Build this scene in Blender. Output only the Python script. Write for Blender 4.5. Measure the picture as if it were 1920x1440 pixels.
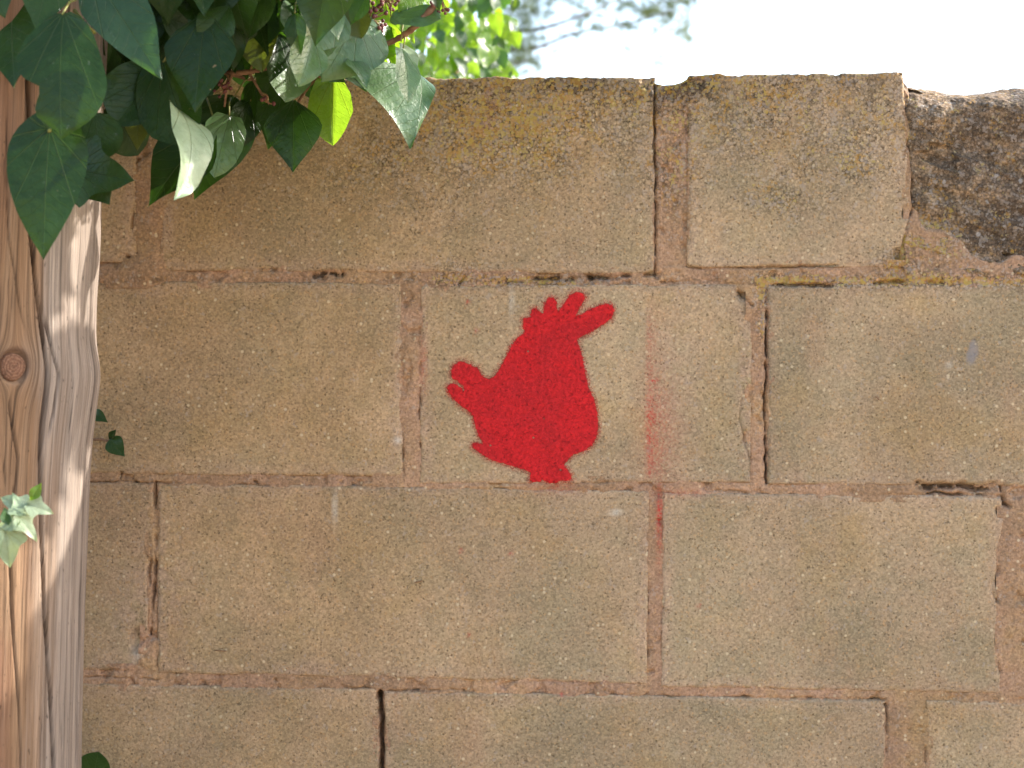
import bpy, math, random
import numpy as np
from mathutils import Vector

for o in list(bpy.data.objects):
    bpy.data.objects.remove(o)
S = bpy.context.scene
C = S.collection
R = math.radians

# ------------------------------------------------------------------ camera
D = 1.7            # metres from the camera to the wall face (plane y = 0)
CZ = 1.35          # camera height
F = 1920 * D       # pixels (of the 1920 wide photograph) per unit slope
cam = bpy.data.cameras.new('camera')
co = bpy.data.objects.new('camera', cam)
C.objects.link(co)
co.location = (0, -D, CZ)
co.rotation_euler = (R(90), 0, 0)
cam.sensor_width = 36
cam.lens = 36 * D
cam.clip_start = 0.05
cam.clip_end = 2000
cam.dof.use_dof = True
cam.dof.focus_distance = D - 0.03
cam.dof.aperture_fstop = 9.5
S.camera = co

# ------------------------------------------------------------------ sky and sun
SUN_EL, SUN_A = R(31), R(22)      # elevation; azimuth from +x turned behind the wall
w = bpy.data.worlds.new('World')
S.world = w
w.use_nodes = True
nt = w.node_tree
nt.nodes.clear()
sky = nt.nodes.new('ShaderNodeTexSky')
sky.sky_type = 'NISHITA'
sky.sun_disc = False
sky.sun_elevation = SUN_EL
sky.sun_rotation = R(90) - SUN_A
sky.dust_density = 2.0
sky.air_density = 1.0
sky.ozone_density = 0.6
bg = nt.nodes.new('ShaderNodeBackground')
bg.inputs['Strength'].default_value = 0.15
wo = nt.nodes.new('ShaderNodeOutputWorld')
nt.links.new(sky.outputs[0], bg.inputs[0])
nt.links.new(bg.outputs[0], wo.inputs[0])
sl = bpy.data.lights.new('sun', 'SUN')
sl.energy = 3.1
sl.angle = R(0.5)
sl.color = (1.0, 0.95, 0.87)
so = bpy.data.objects.new('sun', sl)
C.objects.link(so)
sdir = Vector((math.cos(SUN_EL) * math.cos(SUN_A), math.cos(SUN_EL) * math.sin(SUN_A), math.sin(SUN_EL)))
so.rotation_euler = sdir.to_track_quat('Z', 'Y').to_euler()
so.location = sdir * 8
S.view_settings.view_transform = 'Standard'
S.view_settings.look = 'None'
S.view_settings.gamma = 1
S.view_settings.exposure = 1.85
S.view_settings.use_curve_mapping = False
S.render.engine = 'CYCLES'
S.cycles.max_bounces = 8
S.cycles.transparent_max_bounces = 12

# ------------------------------------------------------------------ helpers
def P(px, py, d=0.0):
    """a spot of the photograph at d metres in front of the wall face"""
    t = (D - d)
    return Vector(((px - 960) / F * t, -d, CZ - (py - 720) / F * t))

def link(o):
    C.objects.link(o)
    return o

def tag(o, label=None, cat=None, group=None, kind=None):
    if label: o['label'] = label
    if cat: o['category'] = cat
    if group: o['group'] = group
    if kind: o['kind'] = kind
    return o

def empty(name, loc=(0, 0, 0)):
    o = bpy.data.objects.new(name, None)
    o.location = loc
    o.empty_display_size = 0.05
    return link(o)

def put(name, me, mat=None, parent=None):
    o = bpy.data.objects.new(name, me)
    link(o)
    if mat is not None and len(me.materials) == 0:
        me.materials.append(mat)
    if parent is not None:
        o.parent = parent
        o.location = Vector(o.location) - Vector(parent.location)
    return o

def mesh_np(name, V, Q, smooth=True, attrs=None, uv=None):
    V = np.asarray(V, dtype=np.float32); Q = np.asarray(Q, dtype=np.int32)
    me = bpy.data.meshes.new(name)
    n, k = Q.shape
    me.vertices.add(len(V)); me.vertices.foreach_set('co', V.ravel())
    me.loops.add(n * k); me.loops.foreach_set('vertex_index', Q.ravel())
    me.polygons.add(n)
    me.polygons.foreach_set('loop_start', np.arange(0, n * k, k, dtype=np.int32))
    me.polygons.foreach_set('loop_total', np.full(n, k, dtype=np.int32))
    me.polygons.foreach_set('use_smooth', np.full(n, smooth, dtype=bool))
    me.update(calc_edges=True)
    if attrs:
        for a, v in attrs.items():
            ca = me.color_attributes.new(a, 'FLOAT_COLOR', 'POINT')
            ca.data.foreach_set('color', np.asarray(v, dtype=np.float32).ravel())
    if uv is not None:
        u = me.uv_layers.new(name='UVMap')
        u.data.foreach_set('uv', np.asarray(uv, dtype=np.float32)[Q.ravel()].ravel())
    me.validate()
    return me

def grid_quads(nx, ny, off=0):
    i, j = np.meshgrid(np.arange(nx - 1), np.arange(ny - 1), indexing='ij')
    a = (i * ny + j).ravel() + off
    return np.stack([a, a + ny, a + ny + 1, a + 1], 1)

class MB:
    def __init__(s): s.v = []; s.f = []
    def tube(s, pts, rad, n=6, cap=True):
        pts = [Vector(p) for p in pts]
        if not hasattr(rad, '__len__'): rad = [rad] * len(pts)
        up = Vector((0.3, 0.2, 1)).normalized()
        base = len(s.v)
        for i, p in enumerate(pts):
            t = (pts[min(i + 1, len(pts) - 1)] - pts[max(i - 1, 0)])
            if t.length < 1e-9: t = Vector((0, 0, 1))
            t.normalize()
            a = t.cross(up)
            if a.length < 1e-3: a = t.cross(Vector((1, 0, 0)))
            a.normalize(); b = t.cross(a)
            for k in range(n):
                th = 2 * math.pi * k / n
                s.v.append(p + (a * math.cos(th) + b * math.sin(th)) * rad[i])
        for i in range(len(pts) - 1):
            for k in range(n):
                k2 = (k + 1) % n
                s.f.append((base + i * n + k, base + i * n + k2, base + (i + 1) * n + k2, base + (i + 1) * n + k))
        if cap:
            s.f.append(tuple(base + k for k in range(n))[::-1])
            s.f.append(tuple(base + (len(pts) - 1) * n + k for k in range(n)))
    def ball(s, c, r, nu=8, nv=6, sq=(1, 1, 1)):
        base = len(s.v)
        for j in range(nv + 1):
            ph = math.pi * j / nv
            for i in range(nu):
                th = 2 * math.pi * i / nu
                s.v.append(Vector(c) + Vector((math.sin(ph) * math.cos(th) * sq[0], math.sin(ph) * math.sin(th) * sq[1], math.cos(ph) * sq[2])) * r)
        for j in range(nv):
            for i in range(nu):
                i2 = (i + 1) % nu
                s.f.append((base + j * nu + i, base + (j + 1) * nu + i, base + (j + 1) * nu + i2, base + j * nu + i2))
    def box(s, x0, y0, z0, x1, y1, z1):
        b = len(s.v)
        for x in (x0, x1):
            for y in (y0, y1):
                for z in (z0, z1): s.v.append(Vector((x, y, z)))
        for q in ((0, 1, 3, 2), (4, 6, 7, 5), (0, 4, 5, 1), (2, 3, 7, 6), (0, 2, 6, 4), (1, 5, 7, 3)):
            s.f.append(tuple(b + i for i in q))
    def mesh(s, name, smooth=True):
        me = bpy.data.meshes.new(name)
        me.from_pydata([tuple(v) for v in s.v], [], s.f)
        if smooth: me.polygons.foreach_set('use_smooth', [True] * len(me.polygons))
        me.update()
        return me

# value noise in numpy
def _h(i, j, seed):
    n = (i.astype(np.int64) * 374761393 + j.astype(np.int64) * 668265263 + seed * 1442695041) & 0xffffffff
    n = ((n ^ (n >> 13)) * 1274126177) & 0xffffffff
    n = n ^ (n >> 16)
    return (n & 0xffff) / 65535.0
def vn(x, y, seed=0):
    i = np.floor(x); j = np.floor(y); fx = x - i; fy = y - j
    fx = fx * fx * (3 - 2 * fx); fy = fy * fy * (3 - 2 * fy)
    a = _h(i, j, seed); b = _h(i + 1, j, seed); c = _h(i, j + 1, seed); d = _h(i + 1, j + 1, seed)
    return (a * (1 - fx) + b * fx) * (1 - fy) + (c * (1 - fx) + d * fx) * fy
def fbm(x, y, s, octv=4, seed=0):
    t = 0; amp = 0.5; tot = 0
    for o in range(octv):
        t = t + amp * (vn(x * s, y * s, seed + o * 17) - 0.5); tot += amp
        s = s * 2.03; amp *= 0.5
    return t / tot * 2       # about -1..1
def sstep(a, b, x):
    t = np.clip((x - a) / (b - a), 0, 1)
    return t * t * (3 - 2 * t)
def seg_dist(x, z, pts):
    best = np.full(x.shape, 1e9)
    for (ax, az), (bx, bz) in zip(pts[:-1], pts[1:]):
        dx, dz = bx - ax, bz - az
        L = dx * dx + dz * dz + 1e-12
        t = np.clip(((x - ax) * dx + (z - az) * dz) / L, 0, 1)
        best = np.minimum(best, np.hypot(x - ax - t * dx, z - az - t * dz))
    return best
def X(px): return (px - 960) / 1920.0
def Z(py): return CZ - (py - 720) / 1920.0
def PX(x): return x * 1920 + 960
def PY(z): return 720 - (z - CZ) * 1920

# ------------------------------------------------------------------ shader helper
class NT:
    def __init__(s, name):
        s.m = bpy.data.materials.new(name); s.m.use_nodes = True
        s.t = s.m.node_tree; s.t.nodes.clear()
        s.out = s.t.nodes.new('ShaderNodeOutputMaterial')
    def n(s, ty, **kw):
        x = s.t.nodes.new(ty)
        for k, v in kw.items(): setattr(x, k, v)
        return x
    def set(s, sock, v):
        if v is None: return
        if hasattr(v, 'is_output'): s.t.links.new(v, sock)
        else: sock.default_value = v
    def pos(s): return s.n('ShaderNodeNewGeometry').outputs['Position']
    def uv(s): return s.n('ShaderNodeUVMap', uv_map='UVMap').outputs[0]
    def attr(s, name):
        a = s.n('ShaderNodeAttribute', attribute_name=name)
        sp = s.n('ShaderNodeSeparateColor'); s.t.links.new(a.outputs['Color'], sp.inputs[0])
        return sp.outputs[0], sp.outputs[1], sp.outputs[2], a.outputs['Alpha']
    def scale(s, v, sc, off=(0, 0, 0)):
        x = s.n('ShaderNodeMapping'); s.set(x.inputs[0], v)
        x.inputs['Scale'].default_value = sc; x.inputs['Location'].default_value = off
        return x.outputs[0]
    def noise(s, v, sc, det=2.0, rough=0.5, dist=0.0):
        x = s.n('ShaderNodeTexNoise'); s.set(x.inputs['Vector'], v)
        x.inputs['Scale'].default_value = sc; x.inputs['Detail'].default_value = det
        x.inputs['Roughness'].default_value = rough; x.inputs['Distortion'].default_value = dist
        return x.outputs['Fac']
    def vor(s, v, sc, feature='F1'):
        x = s.n('ShaderNodeTexVoronoi', feature=feature); s.set(x.inputs['Vector'], v)
        x.inputs['Scale'].default_value = sc
        return x.outputs
    def math(s, op, a, b=None, c=None, clamp=False):
        x = s.n('ShaderNodeMath', operation=op, use_clamp=clamp)
        s.set(x.inputs[0], a); s.set(x.inputs[1], b); s.set(x.inputs[2], c)
        return x.outputs[0]
    def ramp(s, v, a, b, lo=0.0, hi=1.0, smooth=True):
        x = s.n('ShaderNodeMapRange', interpolation_type='SMOOTHSTEP' if smooth else 'LINEAR')
        s.set(x.inputs['Value'], v)
        x.inputs['From Min'].default_value = a; x.inputs['From Max'].default_value = b
        x.inputs['To Min'].default_value = lo; x.inputs['To Max'].default_value = hi
        return x.outputs[0]
    def mix(s, f, a, b, mode='MIX'):
        x = s.n('ShaderNodeMix', data_type='RGBA', blend_type=mode)
        s.set(x.inputs[0], f)
        s.set(x.inputs[6], (*a, 1) if isinstance(a, tuple) else a)
        s.set(x.inputs[7], (*b, 1) if isinstance(b, tuple) else b)
        return x.outputs[2]
    def mul(s, col, fac):
        x = s.n('ShaderNodeMix', data_type='RGBA', blend_type='MULTIPLY')
        x.inputs[0].default_value = 1
        s.set(x.inputs[6], col)
        cc = s.n('ShaderNodeCombineColor')
        for i in range(3): s.set(cc.inputs[i], fac)
        s.t.links.new(cc.outputs[0], x.inputs[7])
        return x.outputs[2]
    def bump(s, h, dist, strength=1.0, nrm=None):
        x = s.n('ShaderNodeBump'); s.set(x.inputs['Height'], h)
        x.inputs['Distance'].default_value = dist; x.inputs['Strength'].default_value = strength
        if nrm is not None: s.set(x.inputs['Normal'], nrm)
        return x.outputs[0]
    def bsdf(s, col, rough, nrm=None, spec=0.5):
        x = s.n('ShaderNodeBsdfPrincipled')
        s.set(x.inputs['Base Color'], (*col, 1) if isinstance(col, tuple) else col)
        s.set(x.inputs['Roughness'], rough)
        s.set(x.inputs['Specular IOR Level'], spec)
        if nrm is not None: s.set(x.inputs['Normal'], nrm)
        return x
    def done(s, sh):
        s.t.links.new(sh, s.out.inputs[0]); return s.m

# ------------------------------------------------------------------ materials
def mineral(name, A, B, stone=False, mortar=False):
    """sandy concrete: attribute 'wear' = lichen, dirt, red overspray, mortar smear"""
    m = NT(name); p = m.pos()
    li, di, sp, sm = m.attr('wear')
    big = m.noise(p, 7, 3, 0.55)
    mid = m.noise(p, 34, 3, 0.6)
    col = m.mix(m.ramp(m.math('ADD', m.math('MULTIPLY', big, 0.6), m.math('MULTIPLY', mid, 0.4)), 0.38, 0.62), A, B)
    # faint ochre clouds
    col = m.mix(m.ramp(m.noise(m.scale(p, (1, 1, 1), (3, 1, 7)), 11, 4, 0.6), 0.47, 0.72, 0, 0.6), col, (0.42, 0.275, 0.12))
    tn, t_grey, t_white, _a = m.attr('tone')
    col = m.mix(m.math('MULTIPLY', tn, 0.75), col, m.mix(m.ramp(mid, 0.35, 0.65), (0.335, 0.21, 0.097), (0.39, 0.243, 0.12)))  # ochre stain with the ivy's shading gradient painted in
    rnd = m.n('ShaderNodeObjectInfo').outputs['Random']
    col = m.mul(col, m.ramp(rnd, 0, 1, 0.91, 1.07, False))
    SM = (0.42, 0.28, 0.185)
    if not mortar:
        f = m.math('MULTIPLY', sm, m.ramp(m.noise(p, 70, 5, 0.7), 0.34, 0.6), clamp=True)
        col = m.mix(m.math('MULTIPLY', f, 0.8), col, SM)
    off_ = m.n('ShaderNodeVectorMath', operation='MULTIPLY_ADD'); cx_ = m.n('ShaderNodeCombineXYZ')
    for q_ in range(3): m.t.links.new(rnd, cx_.inputs[q_])
    m.t.links.new(cx_.outputs[0], off_.inputs[0]); off_.inputs[1].default_value = (7, 3, 11); m.t.links.new(p, off_.inputs[2])
    stn = m.noise(off_.outputs[0], 5.5, 5, 0.62, 0.6)
    col = m.mul(col, m.ramp(stn, 0.34, 0.66, 0.86, 1.10))
    col = m.mix(m.ramp(m.noise(m.scale(off_.outputs[0], (1.4, 1, .5), (5, 5, 5)), 9, 5, 0.65), 0.55, 0.72, 0, 0.35), col, (0.40, 0.235, 0.14))
    # sand grains: every cell its own lightness
    v1 = m.vor(p, 520)
    sepc = m.n('ShaderNodeSeparateColor'); m.t.links.new(v1['Color'], sepc.inputs[0])
    col = m.mul(col, m.ramp(sepc.outputs[0], 0, 1, 0.80, 1.2, False))
    col = m.mix(m.ramp(sepc.outputs[1], 0.90, 1.0, 0, 0.45), col, (0.50, 0.28, 0.12))
    fine = m.noise(p, 330, 4, 0.72)
    col = m.mul(col, m.ramp(fine, 0.3, 0.7, 0.75, 1.2, False))
    # dark pores
    pn = m.noise(m.scale(p, (1, 1, 1), (5, 2, 9)), 250, 3, 0.7)
    pm = m.noise(p, 18, 2, 0.5)
    pth = m.math('ADD', pn, m.math('MULTIPLY', m.math('SUBTRACT', pm, 0.5), 0.16 if not mortar else 0.1))
    if not mortar:
        pth = m.math('SUBTRACT', pth, m.math('MULTIPLY', li, 0.09))
    pore = m.ramp(pth, 0.30 if not mortar else 0.25, 0.385 if not mortar else 0.33, 1, 0)
    wp = m.n('ShaderNodeVectorMath', operation='ADD'); m.t.links.new(p, wp.inputs[0])
    nz = m.n('ShaderNodeTexNoise'); m.t.links.new(p, nz.inputs['Vector']); nz.inputs['Scale'].default_value = 300
    sc_ = m.n('ShaderNodeVectorMath', operation='SCALE'); m.t.links.new(nz.outputs['Color'], sc_.inputs[0]); sc_.inputs['Scale'].default_value = 0.003
    m.t.links.new(sc_.outputs[0], wp.inputs[1])
    v3 = m.vor(wp.outputs[0], 260); s3 = m.n('ShaderNodeSeparateColor'); m.t.links.new(v3['Color'], s3.inputs[0])
    dots = m.math('MULTIPLY', m.ramp(s3.outputs[0], 0.62, 0.9), m.ramp(v3['Distance'], 0.16, 0.36, 1, 0))
    pore = m.math('MAXIMUM', pore, m.math('MULTIPLY', dots, 0.85 if not mortar else 0.4))
    col = m.mix(m.math('MULTIPLY', pore, 0.72), col, (0.10, 0.062, 0.032))
    # bright quartz specks
    v2 = m.vor(m.scale(p, (1, 1, 1), (1, 4, 2)), 190)
    s2 = m.n('ShaderNodeSeparateColor'); m.t.links.new(v2['Color'], s2.inputs[0])
    spk = m.math('MULTIPLY', m.ramp(s2.outputs[0], 0.90, 0.93), m.ramp(v2['Distance'], 0.2, 0.34, 1, 0))
    col = m.mix(m.math('MULTIPLY', spk, 0.62), col, (0.66, 0.52, 0.33))
    # dirt, algae and soot
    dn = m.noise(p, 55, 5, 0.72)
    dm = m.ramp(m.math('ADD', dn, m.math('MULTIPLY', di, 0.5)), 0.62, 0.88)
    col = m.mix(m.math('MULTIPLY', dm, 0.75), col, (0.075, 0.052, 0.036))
    # weathered crust: coarse grains with dark seams between them
    vc = m.vor(wp.outputs[0], 390); sv = m.n('ShaderNodeSeparateColor'); m.t.links.new(vc['Color'], sv.inputs[0])
    seam = m.ramp(vc['Distance'], 0.42, 0.72)
    lc = m.math('MULTIPLY', li, m.ramp(m.noise(p, 30, 3, 0.6), 0.3, 0.6, 0.4, 1.5), clamp=True)
    if stone: lc = 0.75
    gf = m.math('MULTIPLY', m.ramp(sv.outputs[0], 0, 1, 0.62, 1.28, False), m.math('SUBTRACT', 1, m.math('MULTIPLY', seam, 0.55)))
    gf = m.math('ADD', m.math('MULTIPLY', m.math('SUBTRACT', gf, 1), lc), 1.0)
    col = m.mul(col, gf)
    cellr = m.math('MULTIPLY', m.math('SUBTRACT', sv.outputs[1], 0.5), 0.34)
    cellq = m.math('MULTIPLY', m.math('SUBTRACT', sv.outputs[2], 0.5), 0.34)
    # lichen: grey discs, orange crust, yellow crust
    l1 = m.noise(m.scale(p, (1, 1, 1), (2, 0, 4)), 42, 6, 0.75)
    l2 = m.noise(m.scale(p, (1, 1, 1), (9, 0, 1)), 60, 6, 0.78)
    l3 = m.noise(m.scale(p, (1, 1, 1), (4, 3, 6)), 75, 5, 0.7)
    g1 = m.ramp(m.math('ADD', m.math('ADD', l3, cellq), m.math('MULTIPLY', li, 0.26)), 0.66, 0.78)
    col = m.mix(m.math('MULTIPLY', g1, 0.42), col, (0.40, 0.33, 0.27))
    rd = m.ramp(m.math('ADD', m.noise(p, 26, 4, 0.7), m.math('MULTIPLY', li, 0.2)), 0.74, 0.86)
    col = m.mix(m.math('MULTIPLY', rd, 0.3), col, (0.33, 0.12, 0.08))
    o1 = m.ramp(m.math('ADD', m.math('ADD', l1, cellr), m.math('MULTIPLY', li, 0.32)), 0.77, 0.90)
    col = m.mix(m.math('MULTIPLY', o1, 0.6), col, (0.40, 0.215, 0.045))
    y1 = m.ramp(m.math('ADD', m.math('ADD', l2, cellq), m.math('MULTIPLY', li, 0.30)), 0.79, 0.92)
    col = m.mix(m.math('MULTIPLY', y1, 0.6), col, (0.42, 0.30, 0.055))
    if stone:
        c1 = m.vor(wp.outputs[0], 120)
        sc = m.n('ShaderNodeSeparateColor'); m.t.links.new(c1['Color'], sc.inputs[0])
        topf = m.ramp(m.n_z, Z(330), Z(170)) if hasattr(m, 'n_z') else 0.5
        spots = m.math('MULTIPLY', m.ramp(sc.outputs[0], 0.80, 0.92), m.ramp(m.math('ADD', c1['Distance'], m.math('MULTIPLY', l3, 0.5)), 0.42, 0.58, 1, 0))
        col = m.mix(m.math('MULTIPLY', spots, 0.45), col, (0.52, 0.49, 0.45))
        wn = m.ramp(m.noise(p, 95, 5, 0.75), 0.57, 0.66)
        sx = m.n('ShaderNodeSeparateXYZ'); m.t.links.new(p, sx.inputs[0])
        hz = m.ramp(sx.outputs[2], Z(300), Z(150), 0.0, 0.8)
        col = m.mix(m.math('MULTIPLY', wn, hz), col, (0.50, 0.47, 0.42))
    if not stone and not mortar:
        col = m.mix(m.math('MULTIPLY', t_grey, 0.75), col, (0.245, 0.22, 0.215))
        col = m.mix(m.math('MULTIPLY', t_white, m.ramp(fine, 0.35, 0.6, 0.5, 1)), col, (0.60, 0.54, 0.45))
    # overspray of red paint: specks of red
    on = m.noise(p, 420, 2, 0.6)
    om = m.math('MULTIPLY', sp, m.ramp(on, 0.42, 0.62, 0.35, 1.0), clamp=True)
    col = m.mix(om, col, (0.50, 0.035, 0.03))
    h = m.math('ADD', m.math('MULTIPLY', fine, 1.0), m.math('MULTIPLY', sepc.outputs[0], 0.45))
    h = m.math('SUBTRACT', h, m.math('MULTIPLY', pore, 0.7))
    h = m.math('ADD', h, m.math('MULTIPLY', mid, 1.2))
    nrm = m.bump(h, 0.0012 if not stone else 0.003, 0.6)
    return m.done(m.bsdf(col, 0.92, nrm, 0.2).outputs[0])

M_block = mineral('concrete_block', (0.362, 0.273, 0.161), (0.430, 0.298, 0.178))
M_mortar = mineral('mortar', (0.40, 0.238, 0.148), (0.34, 0.208, 0.118), mortar=True)
M_stone = mineral('weathered_stone', (0.29, 0.20, 0.13), (0.50, 0.335, 0.195), stone=True)

def mat_paint():
    m = NT('red_spray_paint'); p = m.pos()
    e, _, _, _ = m.attr('edge')                    # 0.5 on the outline, 1 = 1 cm inside
    n1 = m.noise(p, 300, 4, 0.7); n2 = m.noise(p, 900, 2, 0.6)
    q = m.math('ADD', e, m.math('MULTIPLY', m.math('SUBTRACT', n1, 0.5), 0.14))
    a = m.ramp(q, 0.42, 0.56)
    # feathered overspray just outside the outline
    halo = m.math('MULTIPLY', m.ramp(e, 0.2, 0.5, 0, 0.75), m.ramp(n2, 0.45, 0.62))
    a = m.math('MAXIMUM', a, halo)
    # pores that stayed unpainted, and worn flecks
    v2 = m.vor(m.scale(p, (1, 1, 1), (1, 4, 2)), 190)
    s2 = m.n('ShaderNodeSeparateColor'); m.t.links.new(v2['Color'], s2.inputs[0])
    spk = m.math('MULTIPLY', m.ramp(s2.outputs[0], 0.955, 0.97), m.ramp(v2['Distance'], 0.15, 0.3, 1, 0))
    a = m.math('MULTIPLY', a, m.math('SUBTRACT', 1, m.math('MULTIPLY', spk, 0.6)))
    wear = m.math('MULTIPLY', m.ramp(m.noise(p, 120, 5, 0.75), 0.60, 0.68), m.ramp(m.noise(p, 14, 2, 0.5), 0.5, 0.66, 0, 0.5))
    a = m.math('MULTIPLY', a, m.math('SUBTRACT', 1, wear))
    fine = m.noise(p, 330, 4, 0.72)
    pn = m.noise(m.scale(p, (1, 1, 1), (5, 2, 9)), 250, 3, 0.7)
    pore = m.ramp(pn, 0.32, 0.43, 1, 0)
    col = m.mix(m.ramp(m.noise(p, 22, 3, 0.6), 0.35, 0.68), (0.57, 0.017, 0.020), (0.48, 0.018, 0.021))
    v1 = m.vor(p, 520)
    sc = m.n('ShaderNodeSeparateColor'); m.t.links.new(v1['Color'], sc.inputs[0])
    col = m.mul(col, m.ramp(sc.outputs[0], 0, 1, 0.82, 1.16, False))
    col = m.mul(col, m.ramp(fine, 0.3, 0.7, 0.86, 1.12, False))
    col = m.mix(m.math('MULTIPLY', pore, 0.5), col, (0.16, 0.015, 0.015))
    h = m.math('SUBTRACT', m.math('ADD', fine, m.math('MULTIPLY', sc.outputs[0], 0.45)), m.math('MULTIPLY', pore, 0.7))
    b = m.bsdf(col, 0.6, m.bump(h, 0.0015, 0.75), 0.12)
    tr = m.n('ShaderNodeBsdfTransparent'); mx = m.n('ShaderNodeMixShader')
    m.set(mx.inputs[0], a); m.t.links.new(tr.outputs[0], mx.inputs[1]); m.t.links.new(b.outputs[0], mx.inputs[2])
    return m.done(mx.outputs[0])
M_paint = mat_paint()

def mat_wood():
    m = NT('weathered_pine_wood'); uv = m.uv()       # u = metres across the grain, v = metres up
    gr, ck, kn, _ = m.attr('wood')                   # greyness, crack, knot stain
    g1 = m.noise(m.scale(uv, (420, 4, 1)), 1, 5, 0.7, 0.25)
    g2 = m.noise(m.scale(uv, (110, 1.8, 1), (3, 1, 0)), 1, 4, 0.6, 0.4)
    g3 = m.noise(m.scale(uv, (950, 16, 1), (7, 1, 0)), 1, 3, 0.6)
    broad = m.noise(m.scale(uv, (24, 3.0, 1), (1, 5, 0)), 1, 4, 0.55)
    warm = m.mix(m.ramp(g2, 0.35, 0.68), (0.205, 0.115, 0.06), (0.31, 0.195, 0.115))
    warm = m.mix(m.ramp(broad, 0.48, 0.66, 0, 0.6), warm, (0.19, 0.085, 0.045))
    grey = m.mix(m.ramp(g2, 0.35, 0.65), (0.21, 0.16, 0.125), (0.30, 0.24, 0.195))
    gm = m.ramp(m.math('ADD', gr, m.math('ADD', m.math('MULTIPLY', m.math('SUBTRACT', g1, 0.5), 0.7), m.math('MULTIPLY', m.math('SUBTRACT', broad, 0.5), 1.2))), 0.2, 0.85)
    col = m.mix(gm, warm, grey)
    col = m.mul(col, m.ramp(g1, 0.32, 0.52, 0.42, 1.08))
    col = m.mul(col, m.ramp(g3, 0.3, 0.7, 0.78, 1.15, False))
    thin = m.ramp(m.noise(m.scale(uv, (190, 1.5, 1), (11, 3, 0)), 1, 2, 0.5, 0.2), 0.32, 0.355, 0.35, 1)
    col = m.mul(col, thin)
    fib = m.noise(m.scale(uv, (1500, 26, 1), (2, 9, 0)), 1, 2, 0.6)
    col = m.mul(col, m.ramp(fib, 0.3, 0.7, 0.78, 1.18, False))
    chk = m.math('MULTIPLY', m.ramp(m.noise(m.scale(uv, (560, 9, 1), (5, 2, 0)), 1, 2, 0.5), 0.34, 0.27), m.ramp(m.noise(uv, 30, 2), 0.42, 0.55))
    col = m.mix(m.math('MULTIPLY', chk, 0.8), col, (0.06, 0.035, 0.022))
    dots = m.ramp(m.noise(m.scale(uv, (260, 120, 1)), 1, 2, 0.5), 0.27, 0.33, 0.5, 1)
    col = m.mul(col, dots)
    col = m.mix(m.math('MULTIPLY', kn, 0.9), col, (0.10, 0.055, 0.035))
    col = m.mix(m.math('MULTIPLY', ck, 0.8), col, (0.045, 0.025, 0.016))
    h = m.math('ADD', m.math('MULTIPLY', g1, 1.0), m.math('MULTIPLY', g3, 0.5))
    h = m.math('ADD', h, m.math('MULTIPLY', thin, 0.8))
    h = m.math('SUBTRACT', m.math('ADD', h, m.math('MULTIPLY', fib, 0.4)), chk)
    return m.done(m.bsdf(col, 0.78, m.bump(h, 0.0016, 0.8), 0.3).outputs[0])
M_wood = mat_wood()

def mat_knot():
    m = NT('knot_wood')
    v = m.n('ShaderNodeTexCoord').outputs['Object']
    ln = m.n('ShaderNodeVectorMath', operation='LENGTH'); m.t.links.new(v, ln.inputs[0])
    w_ = m.math('SINE', m.math('ADD', m.math('MULTIPLY', ln.outputs['Value'], 2600), m.math('MULTIPLY', m.noise(v, 260, 4, 0.7), 14)))
    col = m.mix(m.ramp(w_, -1, 1), (0.17, 0.08, 0.045), (0.24, 0.125, 0.075))
    col = m.mul(col, m.ramp(m.noise(v, 500, 4, 0.7), 0.3, 0.7, 0.6, 1.2))
    return m.done(m.bsdf(col, 0.8, m.bump(m.math('ADD', w_, m.noise(v, 700, 3)), 0.0006, 0.6), 0.3).outputs[0])
M_knot = mat_knot()

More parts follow.
